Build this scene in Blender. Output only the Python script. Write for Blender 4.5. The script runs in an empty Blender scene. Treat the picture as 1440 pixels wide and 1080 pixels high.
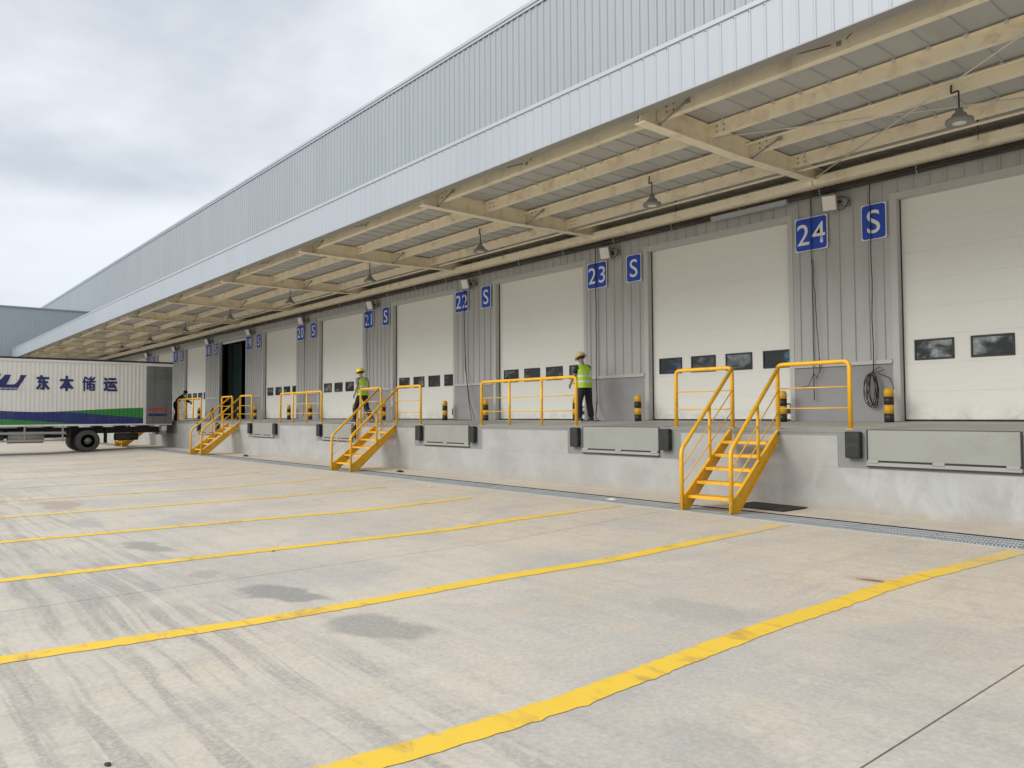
import bpy, bmesh, math, random
from mathutils import Vector, Matrix
random.seed(7)
R = math.radians
SC = bpy.context.scene
COL = SC.collection

# ------------------------------------------------------------------ camera
cd = bpy.data.cameras.new('camera'); cam = bpy.data.objects.new('camera', cd); COL.objects.link(cam)
cd.sensor_width = 36; cd.lens = 27.08; cd.clip_end = 2000; cd.clip_start = 0.05
m = Matrix(((0.643187, 0.033452, 0.764978), (0.765691, -0.02119, -0.642859), (-0.005295, 0.999216, -0.039243))).to_4x4()
m.translation = Vector((0, 0, 1.5057))
cam.matrix_world = m
SC.camera = cam

# ------------------------------------------------------------------ light
SUN_EL, SUN_AZ = 34, 196          # azimuth: compass style, direction the light comes FROM, measured from +Y clockwise
sd = bpy.data.lights.new('sun', 'SUN'); sun = bpy.data.objects.new('sun', sd); COL.objects.link(sun)
sd.energy = 1.5; sd.angle = R(42); sd.color = (1.0, 0.96, 0.9)
az = R(SUN_AZ)
frm = Vector((math.sin(az) * math.cos(R(SUN_EL)), math.cos(az) * math.cos(R(SUN_EL)), math.sin(R(SUN_EL))))
sun.rotation_euler = frm.to_track_quat('Z', 'Y').to_euler()
sun.location = frm * 60

SC.view_settings.view_transform = 'Standard'; SC.view_settings.look = 'None'
SC.view_settings.gamma = 1; SC.view_settings.use_curve_mapping = False
SC.view_settings.exposure = 0.70
SC.render.engine = 'CYCLES'
SC.cycles.max_bounces = 8; SC.cycles.diffuse_bounces = 5; SC.cycles.use_denoising = True


class NT:
    """little node tree helper"""
    def __init__(s, nt):
        s.t = nt; s.n = nt.nodes; s.l = nt.links
    def node(s, typ, **kw):
        n = s.n.new(typ)
        for k, v in kw.items(): setattr(n, k, v)
        return n
    def put(s, sock, v):
        if v is None: return
        if isinstance(v, bpy.types.NodeSocket): s.l.new(v, sock)
        else:
            if hasattr(sock, 'default_value'):
                try: sock.default_value = v
                except Exception: sock.default_value = tuple(v)[:3]
    def math(s, op, a, b=None, c=None, clamp=False):
        n = s.node('ShaderNodeMath', operation=op); n.use_clamp = clamp
        s.put(n.inputs[0], a)
        if b is not None: s.put(n.inputs[1], b)
        if c is not None: s.put(n.inputs[2], c)
        return n.outputs[0]
    def vmath(s, op, a, b=None):
        n = s.node('ShaderNodeVectorMath', operation=op)
        s.put(n.inputs[0], a)
        if b is not None:
            if op == 'SCALE': s.put(n.inputs[3], b)
            else: s.put(n.inputs[1], b)
        return n.outputs[0]
    def sep(s, v):
        n = s.node('ShaderNodeSeparateXYZ'); s.put(n.inputs[0], v); return n.outputs
    def comb(s, x, y, z):
        n = s.node('ShaderNodeCombineXYZ')
        for i, q in enumerate((x, y, z)): s.put(n.inputs[i], q)
        return n.outputs[0]
    def noise(s, vec, scale, detail=4, rough=.55, dist=0):
        n = s.node('ShaderNodeTexNoise'); s.put(n.inputs['Vector'], vec)
        n.inputs['Scale'].default_value = scale; n.inputs['Detail'].default_value = detail
        n.inputs['Roughness'].default_value = rough; n.inputs['Distortion'].default_value = dist
        return n.outputs['Fac']
    def ramp(s, fac, a, b, va=0.0, vb=1.0):
        n = s.node('ShaderNodeMapRange', interpolation_type='SMOOTHSTEP')
        s.put(n.inputs[0], fac); s.put(n.inputs[1], a); s.put(n.inputs[2], b); s.put(n.inputs[3], va); s.put(n.inputs[4], vb)
        return n.outputs[0]
    def mix(s, fac, a, b, mode='MIX'):
        n = s.node('ShaderNodeMix', data_type='RGBA', blend_type=mode)
        s.put(n.inputs[0], fac)
        for i, q in ((6, a), (7, b)):
            if isinstance(q, (tuple, list)): q = (*q[:3], 1)
            s.put(n.inputs[i], q)
        return n.outputs[2]


W = bpy.data.worlds.new('World'); SC.world = W; W.use_nodes = True
T = NT(W.node_tree); T.n.clear()
out = T.node('ShaderNodeOutputWorld'); bg = T.node('ShaderNodeBackground'); T.l.new(bg.outputs[0], out.inputs[0])
sky = T.node('ShaderNodeTexSky'); sky.sky_type = 'NISHITA'; sky.sun_disc = False
sky.sun_elevation = R(SUN_EL); sky.sun_rotation = R(SUN_AZ)
tc = T.node('ShaderNodeTexCoord').outputs['Generated']
dx, dy, dz = T.sep(tc)
den = T.math('ADD', T.math('MAXIMUM', dz, 0.0), 0.22)
uv = T.comb(T.math('DIVIDE', dx, den), T.math('DIVIDE', dy, den), 0.0)
uv = T.vmath('ADD', uv, (1.25, 2.15, 0.4))
c1 = T.noise(uv, 0.85, 6, .45, .25)
c2 = T.noise(uv, 3.1, 5, .55, .2)
cl = T.math('ADD', T.math('MULTIPLY', c1, .8), T.math('MULTIPLY', c2, .2))
f = T.ramp(cl, .33, .57)
cloud = T.mix(f, (5.0, 5.45, 6.0), (9.2, 9.4, 9.7))
hz = T.math('POWER', T.math('SUBTRACT', 1.0, T.math('MAXIMUM', dz, 0.0), clamp=True), 3.6)
cloud = T.mix(T.math('MULTIPLY', hz, .9), cloud, (5.9, 6.45, 7.2))
cloud = T.mix(0.06, cloud, sky.outputs[0])
T.put(bg.inputs[0], cloud); bg.inputs[1].default_value = 0.072


# ------------------------------------------------------------------ materials
def newmat(name):
    m = bpy.data.materials.new(name); m.use_nodes = True
    t = NT(m.node_tree); t.bsdf = t.n['Principled BSDF']
    t.pos = t.node('ShaderNodeNewGeometry').outputs['Position']
    return m, t


def mul(c, k): return tuple(min(1, x * k) for x in c)


def mat(name, col, rough=.5, metal=0.0, var=.12, scale=2.0, fine=.06, fscale=40, bump=0.0, bscale=60, dirt=None, dirt_amt=.3, dirt_scale=1.2, stretch=(1, 1, 1), rvar=.1, spec=.5, coat=0, rnd=0):
    m, t = newmat(name)
    p = t.vmath('MULTIPLY', t.pos, stretch)
    a = t.noise(p, scale, 5, .6, .3)
    b = t.noise(t.pos, fscale, 3, .6)
    k = t.math('ADD', t.math('MULTIPLY', t.math('SUBTRACT', a, .5), 2 * var), t.math('MULTIPLY', t.math('SUBTRACT', b, .5), 2 * fine))
    k = t.math('ADD', k, 1.0)
    if rnd: k = t.math('ADD', k, t.math('MULTIPLY', t.math('SUBTRACT', t.node('ShaderNodeObjectInfo').outputs['Random'], .5), 2 * rnd))
    n = t.node('ShaderNodeVectorMath', operation='SCALE'); n.inputs[0].default_value = col; t.put(n.inputs[3], k)
    c = n.outputs[0]
    if dirt:
        d = t.ramp(t.noise(t.vmath('ADD', p, (11.3, 4.1, 7.7)), dirt_scale, 7, .62, .6), .47, .72)
        c = t.mix(t.math('MULTIPLY', d, dirt_amt), c, dirt)
    t.put(t.bsdf.inputs['Base Color'], c)
    t.put(t.bsdf.inputs['Roughness'], t.math('ADD', rough, t.math('MULTIPLY', t.math('SUBTRACT', a, .5), 2 * rvar), clamp=True))
    t.bsdf.inputs['Metallic'].default_value = metal
    t.bsdf.inputs['Specular IOR Level'].default_value = spec
    if coat: t.bsdf.inputs['Coat Weight'].default_value = coat
    if bump:
        bn = t.node('ShaderNodeBump'); bn.inputs['Strength'].default_value = bump; bn.inputs['Distance'].default_value = .01
        t.put(bn.inputs['Height'], t.noise(t.pos, bscale, 5, .65)); t.l.new(bn.outputs[0], t.bsdf.inputs['Normal'])
    return m


def blob(t, cx, cy, rx, ry, ang, warp, soft=.32):
    """mask of an irregular patch on the floor, 0..1"""
    v = t.vmath('SUBTRACT', t.pos, (cx, cy, 0))
    v = t.vmath('ADD', v, warp)
    r = t.node('ShaderNodeVectorRotate', rotation_type='Z_AXIS'); t.put(r.inputs['Vector'], v); r.inputs['Angle'].default_value = ang
    s = t.vmath('MULTIPLY', r.outputs[0], (1 / rx, 1 / ry, 0))
    n = t.node('ShaderNodeVectorMath', operation='LENGTH'); t.put(n.inputs[0], s)
    return t.ramp(n.outputs['Value'], 1.0 + soft * .3, 1.0 - soft)


def concrete_color(t):
    p = t.pos
    x, y, z = t.sep(p)
    big = t.noise(p, .33, 5, .55, .5)
    mid = t.noise(t.vmath('ADD', p, (5, 9, 0)), 1.5, 6, .6, .8)
    fine = t.noise(p, 26, 5, .7)
    c = t.mix(t.ramp(big, .36, .64), (.465, .44, .40), (.565, .515, .435))
    tan = t.math('MULTIPLY', t.ramp(y, 3.2, 8.5), t.ramp(t.noise(p, .5, 4), .25, .6))
    c = t.mix(t.math('MULTIPLY', tan, .6), c, (.60, .50, .37))
    c = t.mix(t.math('MULTIPLY', t.ramp(mid, .5, .8), .42), c, (.345, .33, .305))
    c = t.mix(t.math('MULTIPLY', t.ramp(mid, .46, .2), .42), c, (.66, .615, .54))
    g1 = t.noise(t.vmath('ADD', p, (1.7, 3.1, 0)), 6.5, 8, .72, .5)
    c = t.mix(t.math('MULTIPLY', t.ramp(g1, .52, .74), .30), c, (.36, .335, .30))
    c = t.mix(t.math('MULTIPLY', t.ramp(g1, .47, .28), .30), c, (.70, .66, .58))
    tn = t.noise(t.vmath('ADD', p, (21, 4, 0)), .75, 6, .62, 1.4)
    c = t.mix(t.math('MULTIPLY', t.ramp(tn, .53, .70), .38), c, (.60, .48, .335))
    gr0 = t.noise(t.vmath('ADD', p, (2, 31, 0)), .62, 6, .6, 1.0)
    c = t.mix(t.math('MULTIPLY', t.ramp(gr0, .52, .68), .40), c, (.40, .39, .37))
    # traffic: tyre streaks along the lane (x), strongest in the manoeuvring strip
    wob = t.noise(t.vmath('MULTIPLY', p, (.35, .35, 0)), 1.0, 2)
    yy = t.math('ADD', y, t.math('MULTIPLY', wob, .32))
    s1 = t.noise(t.comb(t.math('MULTIPLY', x, .11), t.math('MULTIPLY', yy, 3.7), 0), 1.6, 5, .55)
    s2 = t.noise(t.comb(t.math('MULTIPLY', x, .25), t.math('MULTIPLY', yy, 10.0), 3.3), 1.2, 4, .6)
    grit = t.ramp(t.noise(p, 34, 4, .7), .34, .62, .35, 1.0)
    lane = t.math('MULTIPLY', t.ramp(y, 3.6, 2.0), t.ramp(y, -3.5, -1.0))
    lane = t.math('MULTIPLY', lane, t.ramp(x, 1.5, -3.4))
    brk = t.ramp(t.noise(p, .9, 4, .6), .3, .62)
    st = t.math('MULTIPLY', t.ramp(s1, .50, .57), t.math('ADD', .25, t.math('MULTIPLY', lane, .75)))
    c = t.mix(t.math('MULTIPLY', t.math('MULTIPLY', st, t.math('MULTIPLY', brk, grit)), .66), c, (.255, .248, .232))
    st2 = t.math('MULTIPLY', t.ramp(s2, .56, .72), lane)
    c = t.mix(t.math('MULTIPLY', t.math('MULTIPLY', st2, grit), .6), c, (.29, .28, .26))
    s5 = t.noise(t.comb(t.math('MULTIPLY', x, .13), t.math('MULTIPLY', yy, 6.3), 5.7), 1.5, 4, .55)
    st5 = t.math('MULTIPLY', t.math('MULTIPLY', t.ramp(s5, .50, .58), lane), t.math('MULTIPLY', grit, t.ramp(t.noise(t.vmath('ADD', p, (7, 7, 0)), 1.1, 4, .6), .36, .6)))
    c = t.mix(t.math('MULTIPLY', st5, .60), c, (.30, .29, .268))
    # sweep marks across the bays (y)
    s3 = t.noise(t.comb(t.math('MULTIPLY', x, 3.2), t.math('MULTIPLY', y, .5), 7.1), 1.3, 5, .65, .6)
    c = t.mix(t.math('MULTIPLY', t.ramp(s3, .50, .72), .30), c, (.36, .345, .32))
    s4 = t.noise(t.comb(t.math('MULTIPLY', x, 1.0), t.math('MULTIPLY', y, 1.0), 2.0), 4.5, 6, .7, 1.2)
    c = t.mix(t.math('MULTIPLY', t.ramp(s4, .56, .74), .30), c, (.37, .34, .30))
    # small dark specks
    vo = t.node('ShaderNodeTexVoronoi'); t.put(vo.inputs['Vector'], p); vo.inputs['Scale'].default_value = 5.0
    sp = t.math('MULTIPLY', t.ramp(vo.outputs['Distance'], .045, .02), t.ramp(t.noise(p, 2.3, 2), .55, .62))
    c = t.mix(t.math('MULTIPLY', sp, .6), c, (.12, .11, .10))
    # patches with a shape of their own
    wn = t.node('ShaderNodeTexNoise'); t.put(wn.inputs['Vector'], p); wn.inputs['Scale'].default_value = 1.5; wn.inputs['Detail'].default_value = 6
    warp = t.vmath('SCALE', t.vmath('SUBTRACT', wn.outputs['Color'], (.5, .5, .5)), .75)
    for (cx, cy, rx, ry, an, col, k) in (
            (-6.95, 3.05, .62, .27, -.30, (.275, .268, .25), .92), (-5.35, 3.15, .48, .3, -.2, (.30, .29, .265), .8),
            (-10.55, 2.8, .62, .26, -.1, (.30, .29, .27), .85), (-8.3, 2.8, .24, .13, 0, (.34, .33, .31), .75),
            (-16.6, 2.85, .95, .34, 0, (.37, .29, .22), .75), (-13.4, 2.7, .6, .2, 0, (.38, .365, .34), .7),
            (-4.1, 5.4, .5, .3, .2, (.38, .36, .33), .6), (-2.2, 3.1, .6, .3, .3, (.38, .365, .34), .5)):
        c = t.mix(t.math('MULTIPLY', blob(t, cx, cy, rx, ry, an, warp), k), c, col)
    w2 = t.vmath('SCALE', warp, .35)
    c = t.mix(t.math('MULTIPLY', blob(t, -3.52, 7.5, .30, .14, -.2, w2, .9), .55), c, (.36, .22, .12))
    c = t.mix(t.math('MULTIPLY', blob(t, -3.48, 7.49, .17, .035, -.25, w2, .6), .9), c, (.13, .055, .03))
    c = t.mix(t.math('MULTIPLY', t.math('SUBTRACT', fine, .5), 1.1, clamp=True), c, (.2, .19, .18))
    c = t.mix(t.math('MULTIPLY', t.math('SUBTRACT', .5, fine), 1.0, clamp=True), c, (.8, .77, .70))
    return c, fine


def yard_mat():
    m, t = newmat('yard_concrete')
    c, fine = concrete_color(t)
    t.put(t.bsdf.inputs['Base Color'], c); t.bsdf.inputs['Roughness'].default_value = .82
    bn = t.node('ShaderNodeBump'); bn.inputs['Strength'].default_value = .35; bn.inputs['Distance'].default_value = .006
    t.put(bn.inputs['Height'], fine); t.l.new(bn.outputs[0], t.bsdf.inputs['Normal'])
    return m


def line_mat():
    m, t = newmat('road_paint_yellow')
    c, fine = concrete_color(t)
    p = t.pos; x, y, z = t.sep(p)
    ycol = t.mix(t.noise(p, 3.0, 5, .6), (.86, .59, .05), (.76, .49, .045))
    s3 = t.noise(t.comb(t.math('MULTIPLY', x, 1.2), t.math('MULTIPLY', y, 3.2), 1.1), 1.3, 5, .7, .4)
    ycol = t.mix(t.math('MULTIPLY', t.ramp(s3, .50, .70), .75), ycol, (.44, .28, .08))
    wear = t.ramp(t.noise(t.vmath('ADD', p, (2, 2, 0)), 9, 7, .72, .4), .60, .70)
    fade = t.math('MULTIPLY', t.ramp(y, 7.6, 9.9), t.ramp(x, -3.6, -5.0, .6, 1.0))
    wear = t.math('MAXIMUM', t.math('MULTIPLY', wear, .75), t.math('MULTIPLY', fade, t.math('ADD', .45, t.ramp(t.noise(p, 3, 5), .35, .6, 0, .5))), clamp=True)
    far = t.math('MULTIPLY', t.ramp(x, -11, -22), .55)
    wear = t.math('MAXIMUM', wear, far)
    t.put(t.bsdf.inputs['Base Color'], t.mix(wear, ycol, c)); t.bsdf.inputs['Roughness'].default_value = .7
    bn = t.node('ShaderNodeBump'); bn.inputs['Strength'].default_value = .3; bn.inputs['Distance'].default_value = .006
    t.put(bn.inputs['Height'], fine); t.l.new(bn.outputs[0], t.bsdf.inputs['Normal'])
    return m


def dockwall_mat():
    m, t = newmat('dock_wall_paint')
    p = t.pos; x, y, z = t.sep(p)
    a = t.noise(t.vmath('MULTIPLY', p, (1, 1, 1.3)), 1.1, 6, .6, .5)
    c = t.mix(t.ramp(a, .3, .72), (.335, .333, .318), (.40, .398, .382))
    # whitish efflorescence runs below the ramps
    v = t.noise(t.comb(t.math('MULTIPLY', x, 1.5), 0.0, t.math('MULTIPLY', z, .75)), 1.4, 7, .62, .5)
    c = t.mix(t.math('MULTIPLY', t.ramp(v, .48, .66), t.math('MULTIPLY', t.ramp(z, 1.1, .3, 0, .5), t.ramp(x, -9.5, -4.5, .28, 1.0))), c, (.50, .525, .54))
    g = t.noise(t.vmath('ADD', p, (3, 8, 1)), 1.7, 6, .6, .7)
    c = t.mix(t.math('MULTIPLY', t.ramp(g, .52, .76), .36), c, (.255, .253, .245))
    d = t.math('MULTIPLY', t.ramp(z, .14, .0), t.ramp(t.noise(p, 5, 5), .3, .6, .35, 1))
    c = t.mix(t.math('MULTIPLY', d, .6), c, (.38, .325, .25))
    t.put(t.bsdf.inputs['Base Color'], c); t.bsdf.inputs['Roughness'].default_value = .75
    bn = t.node('ShaderNodeBump'); bn.inputs['Strength'].default_value = .2; bn.inputs['Distance'].default_value = .01
    t.put(bn.inputs['Height'], t.noise(p, 18, 6, .65)); t.l.new(bn.outputs[0], t.bsdf.inputs['Normal'])
    return m


def door_mat():
    m, t = newmat('door_cream_panel')
    p = t.pos; x, y, z = t.sep(p)
    a = t.noise(p, .8, 4, .5)
    c = t.mix(a, (.76, .755, .695), (.80, .795, .735))
    b = t.noise(t.comb(t.math('MULTIPLY', x, .6), 0.0, t.math('MULTIPLY', z, 14)), 1, 4, .6)
    c = t.mix(t.math('MULTIPLY', t.ramp(b, .5, .8), .10), c, (.42, .42, .38))
    zz = t.ramp(z, 1.75, 1.34)
    sm = t.noise(t.comb(t.math('MULTIPLY', x, 1.7), 0.0, t.math('MULTIPLY', z, 2.2)), 1.6, 7, .68, .6)
    c = t.mix(t.math('MULTIPLY', t.math('MULTIPLY', zz, t.ramp(sm, .40, .65)), .48), c, (.42, .40, .36))
    c = t.mix(t.math('MULTIPLY', t.ramp(sm, .60, .78), .16), c, (.45, .44, .40))
    t.put(t.bsdf.inputs['Base Color'], c); t.bsdf.inputs['Roughness'].default_value = .42
    w = t.node('ShaderNodeTexWave', wave_type='BANDS', bands_direction='Z'); t.put(w.inputs['Vector'], p); w.inputs['Scale'].default_value = 9.0
    bn = t.node('ShaderNodeBump'); bn.inputs['Strength'].default_value = .16; bn.inputs['Distance'].default_value = .004
    t.put(bn.inputs['Height'], w.outputs['Fac']); t.l.new(bn.outputs[0], t.bsdf.inputs['Normal'])
    return m


def pane_mat(name, tint, thr):
    m, t = newmat(name)
    oi = t.node('ShaderNodeObjectInfo')
    off = t.vmath('SCALE', t.comb(oi.outputs['Random'], oi.outputs['Random'], 0.4), 37.0)
    n = t.noise(t.vmath('ADD', t.vmath('MULTIPLY', t.pos, (1.2, 1, 2.2)), off), 1.6, 2, .5, .6)
    n2 = t.noise(t.vmath('ADD', t.pos, off), 9, 5, .7, 1.0)
    k = t.math('MULTIPLY', t.ramp(n, thr, thr + .25), t.math('ADD', .45, t.ramp(n2, .35, .65, 0, .55)))
    t.put(t.bsdf.inputs['Base Color'], t.mix(k, (.012, .014, .016), tint)); t.bsdf.inputs['Roughness'].default_value = .12
    return m


def truck_side_mat():
    m, t = newmat('truck_side_paint')
    o = t.node('ShaderNodeTexCoord').outputs['Object']
    x, y, z = t.sep(o)
    def curve(pts):
        r = t.node('ShaderNodeValToRGB'); e = r.color_ramp
        e.interpolation = 'B_SPLINE' if len(pts) > 3 else 'LINEAR'
        while len(e.elements) < len(pts): e.elements.new(.5)
        for el, (yy, zz) in zip(e.elements, pts):
            el.position = yy / 12.0; v = zz / 4.0; el.color = (v, v, v, 1)
        t.put(r.inputs[0], t.math('DIVIDE', y, 12.0))
        s = t.node('ShaderNodeSeparateColor'); t.put(s.inputs[0], r.outputs[0])
        return t.math('MULTIPLY', s.outputs[0], 4.0)
    top = curve([(1.5, 1.95), (3.2, 1.84), (4.4, 1.77), (5.9, 1.69), (7.3, 1.77), (9.0, 1.88), (10.4, 1.92)])
    g1 = curve([(6.0, 1.80), (10.4, 1.40)])
    g2 = curve([(3.0, 1.54), (7.9, 1.14)])
    below = t.math('LESS_THAN', z, top)
    gr1 = t.math('MULTIPLY', t.math('GREATER_THAN', z, g1), t.math('GREATER_THAN', y, 6.2))
    gr2 = t.math('LESS_THAN', z, g2)
    gr = t.math('MAXIMUM', gr1, gr2)
    st = t.mix(gr, (.022, .035, .17), (.035, .24, .045))
    n = t.noise(t.comb(0.0, t.math('MULTIPLY', y, 6), t.math('MULTIPLY', z, .8)), 1, 5, .6)
    white = t.mix(n, (.74, .725, .675), (.80, .785, .74))
    c = t.mix(below, white, st)
    d = t.noise(o, 1.6, 6, .65)
    c = t.mix(t.math('MULTIPLY', t.ramp(d, .5, .8), .22), c, (.36, .32, .26))
    t.put(t.bsdf.inputs['Base Color'], c); t.bsdf.inputs['Roughness'].default_value = .4
    return m


M = {}
M['yard'] = yard_mat(); M['line'] = line_mat(); M['dockwall'] = dockwall_mat(); M['door'] = door_mat()
M['pane'] = pane_mat('window_glass_filmed', (.34, .37, .37), .50)
M['panew'] = pane_mat('window_glass_painted_reflection', (.46, .50, .49), .40)  # pale tint paints bright reflections into the rightmost door's panes
M['paneb'] = pane_mat('window_glass_blue_film', (.10, .30, .42), .47)
M['panes'] = pane_mat('window_glass_grey', (.22, .25, .25), .42)
M['truckside'] = truck_side_mat()
M['floor'] = mat('platform_floor', (.44, .42, .38), .75, var=.18, scale=1.3, dirt=(.27, .25, .225), dirt_amt=.5, bump=.2)
M['rawconc'] = mat('bare_grey_concrete', (.228, .238, .23), .8, var=.14, scale=2.2, dirt=(.17, .175, .17), dirt_amt=.5, bump=.25)
M['plinth'] = mat('plinth_render_grey', (.318, .318, .316), .8, var=.10, scale=1.6, stretch=(.6, 1, 2.2), dirt=(.25, .248, .245), dirt_amt=.5, bump=.2)
M['wall'] = mat('wall_sheet_grey', (.44, .44, .42), .42, var=.05, scale=.9, fine=.02, stretch=(1, 1, .25), dirt=(.33, .32, .29), dirt_amt=.4, rnd=.02)
M['trim'] = mat('trim_sheet_grey', (.50, .50, .48), .4, var=.05, fine=.02)
M['upper'] = mat('upper_sheet_blue_grey', (.285, .322, .355), .42, var=.045, scale=.5, fine=.015, stretch=(1, 1, .3), dirt=(.25, .29, .305), dirt_amt=.35, rnd=.025)
M['fascia'] = mat('fascia_sheet_white_grey', (.352, .39, .436), .40, var=.035, scale=.6, fine=.015, stretch=(1, 1, .4), dirt=(.34, .38, .40), dirt_amt=.3, rnd=.022)
M['cap'] = mat('cap_flashing', (.385, .42, .46), .38, var=.04)
M['soffit'] = mat('soffit_flashing_grey', (.30, .30, .285), .5, var=.06)
M['beam'] = mat('beam_cream_paint', (.86, .775, .60), .5, var=.07, scale=1.5, fine=.03, dirt=(.52, .40, .24), dirt_amt=.5, dirt_scale=2.6, rnd=.035)
M['roof'] = mat('roof_underside_grey', (.45, .46, .45), .5, var=.07, scale=1.2, stretch=(1, .3, 1), dirt=(.33, .32, .30), dirt_amt=.45, rnd=.05)
M['yellow'] = mat('safety_yellow_paint', (.82, .44, .014), .38, var=.06, fine=.03, dirt=(.46, .25, .05), dirt_amt=.5, dirt_scale=6)
M['tread'] = mat('tread_yellow_worn', (.78, .43, .03), .5, var=.10, fine=.05, dirt=(.38, .28, .15), dirt_amt=.8, dirt_scale=5)
M['rodw'] = mat('thin_rail_yellow', (.80, .45, .05), .4, var=.05)
M['byellow'] = mat('bollard_yellow', (.72, .40, .02), .5, var=.08, dirt=(.45, .28, .06), dirt_amt=.4, dirt_scale=6)
M['bblack'] = mat('bollard_black', (.022, .022, .022), .5, var=.2)
M['rubber'] = mat('black_rubber', (.018, .019, .018), .7, var=.25, scale=6, dirt=(.055, .052, .046), dirt_amt=.5, dirt_scale=5, bump=.3)
M['black'] = mat('black_plastic', (.016, .016, .017), .45, var=.1)
M['pipe'] = mat('dark_pipe', (.05, .043, .038), .55, var=.3, scale=3, dirt=(.16, .13, .10), dirt_amt=.5)
M['steel'] = mat('leveler_steel_grey', (.285, .295, .268), .5, var=.08, scale=1.6, dirt=(.21, .21, .19), dirt_amt=.45, metal=.0)
M['galv'] = mat('galvanised_steel', (.42, .43, .43), .45, metal=.4, var=.12, scale=8)
M['galvd'] = mat('lip_bar_grey', (.33, .325, .30), .55, var=.1, scale=5, dirt=(.24, .23, .2), dirt_amt=.5)
M['filler'] = mat('joint_filler_grey', (.13, .125, .115), .9, var=.3, scale=6)
M['clip'] = mat('roof_clip_pale', (.62, .60, .54), .5, var=.1)
M['grate'] = mat('grating_steel', (.44, .47, .48), .55, var=.2, scale=4, dirt=(.40, .36, .30), dirt_amt=.5)
M['lampgrey'] = mat('lamp_housing_grey', (.24, .24, .225), .5, var=.1)
M['glasswhite'] = mat('lamp_glass_white', (.78, .74, .71), .3, var=.03)
M['blue'] = mat('sign_blue', (.010, .062, .46), .4, var=.05)
M['white'] = mat('sign_white', (.80, .81, .83), .45, var=.03)
M['dark'] = mat('dark_void', (.02, .02, .02), .9, var=.1)
M['teal'] = mat('dark_green_curtain', (.028, .055, .05), .3, var=.2, scale=5, stretch=(6, 1, .3))
M['tyre'] = mat('tyre_rubber_dusty', (.075, .071, .066), .85, var=.2, scale=5, dirt=(.17, .155, .13), dirt_amt=.5, bump=.3)
M['rim'] = mat('rim_dark_steel', (.16, .15, .14), .6, var=.3, scale=9, dirt=(.14, .12, .10), dirt_amt=.5)
M['chassis'] = mat('chassis_grime', (.035, .033, .032), .7, var=.3, scale=3, dirt=(.11, .095, .08), dirt_amt=.4)
M['guard'] = mat('side_guard_grey', (.34, .33, .31), .5, var=.15)
M['truckwhite'] = mat('truck_white', (.74, .725, .69), .45, var=.06, dirt=(.40, .35, .28), dirt_amt=.3)
M['doorgrey'] = mat('truck_door_grey', (.175, .185, .18), .45, var=.12, scale=2, dirt=(.09, .09, .085), dirt_amt=.5)
M['navy'] = mat('print_navy', (.016, .024, .12), .5, var=.05)
M['green'] = mat('print_green', (.035, .24, .045), .5, var=.05)
M['red'] = mat('print_red', (.40, .07, .065), .5, var=.1)
M['lightred'] = mat('lamp_red', (.35, .02, .02), .3)
M['glass'] = mat('windscreen_glass', (.02, .025, .03), .06, var=.02)
M['skin'] = mat('skin', (.36, .205, .135), .5, var=.08)
M['hair'] = mat('hair_black', (.012, .011, .010), .6)
M['vest'] = mat('vest_lime', (.42, .66, .035), .7, var=.08, scale=9)
M['reflect'] = mat('reflective_tape', (.66, .69, .68), .4, var=.04)
M['navycloth'] = mat('dark_work_cloth', (.017, .017, .026), .85, var=.2, scale=12)
M['greycloth'] = mat('grey_cloth', (.075, .07, .072), .85, var=.2, scale=12)
M['ltgrey'] = mat('grey_shirt', (.22, .23, .24), .85, var=.15, scale=12)
M['helmtan'] = mat('helmet_straw', (.74, .57, .27), .4, var=.05)
M['helmyel'] = mat('helmet_yellow', (.76, .60, .03), .3, var=.03)
M['shoe'] = mat('shoe_dark', (.03, .027, .025), .6)
M['sole'] = mat('shoe_sole', (.55, .54, .52), .6)
M['paper'] = mat('paper_scrap', (.62, .60, .57), .8)
M['wingm'] = mat('wing_sheet_blue_grey', (.36, .405, .44), .42, var=.04, scale=.5, fine=.015, stretch=(1, 1, .3))


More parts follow.
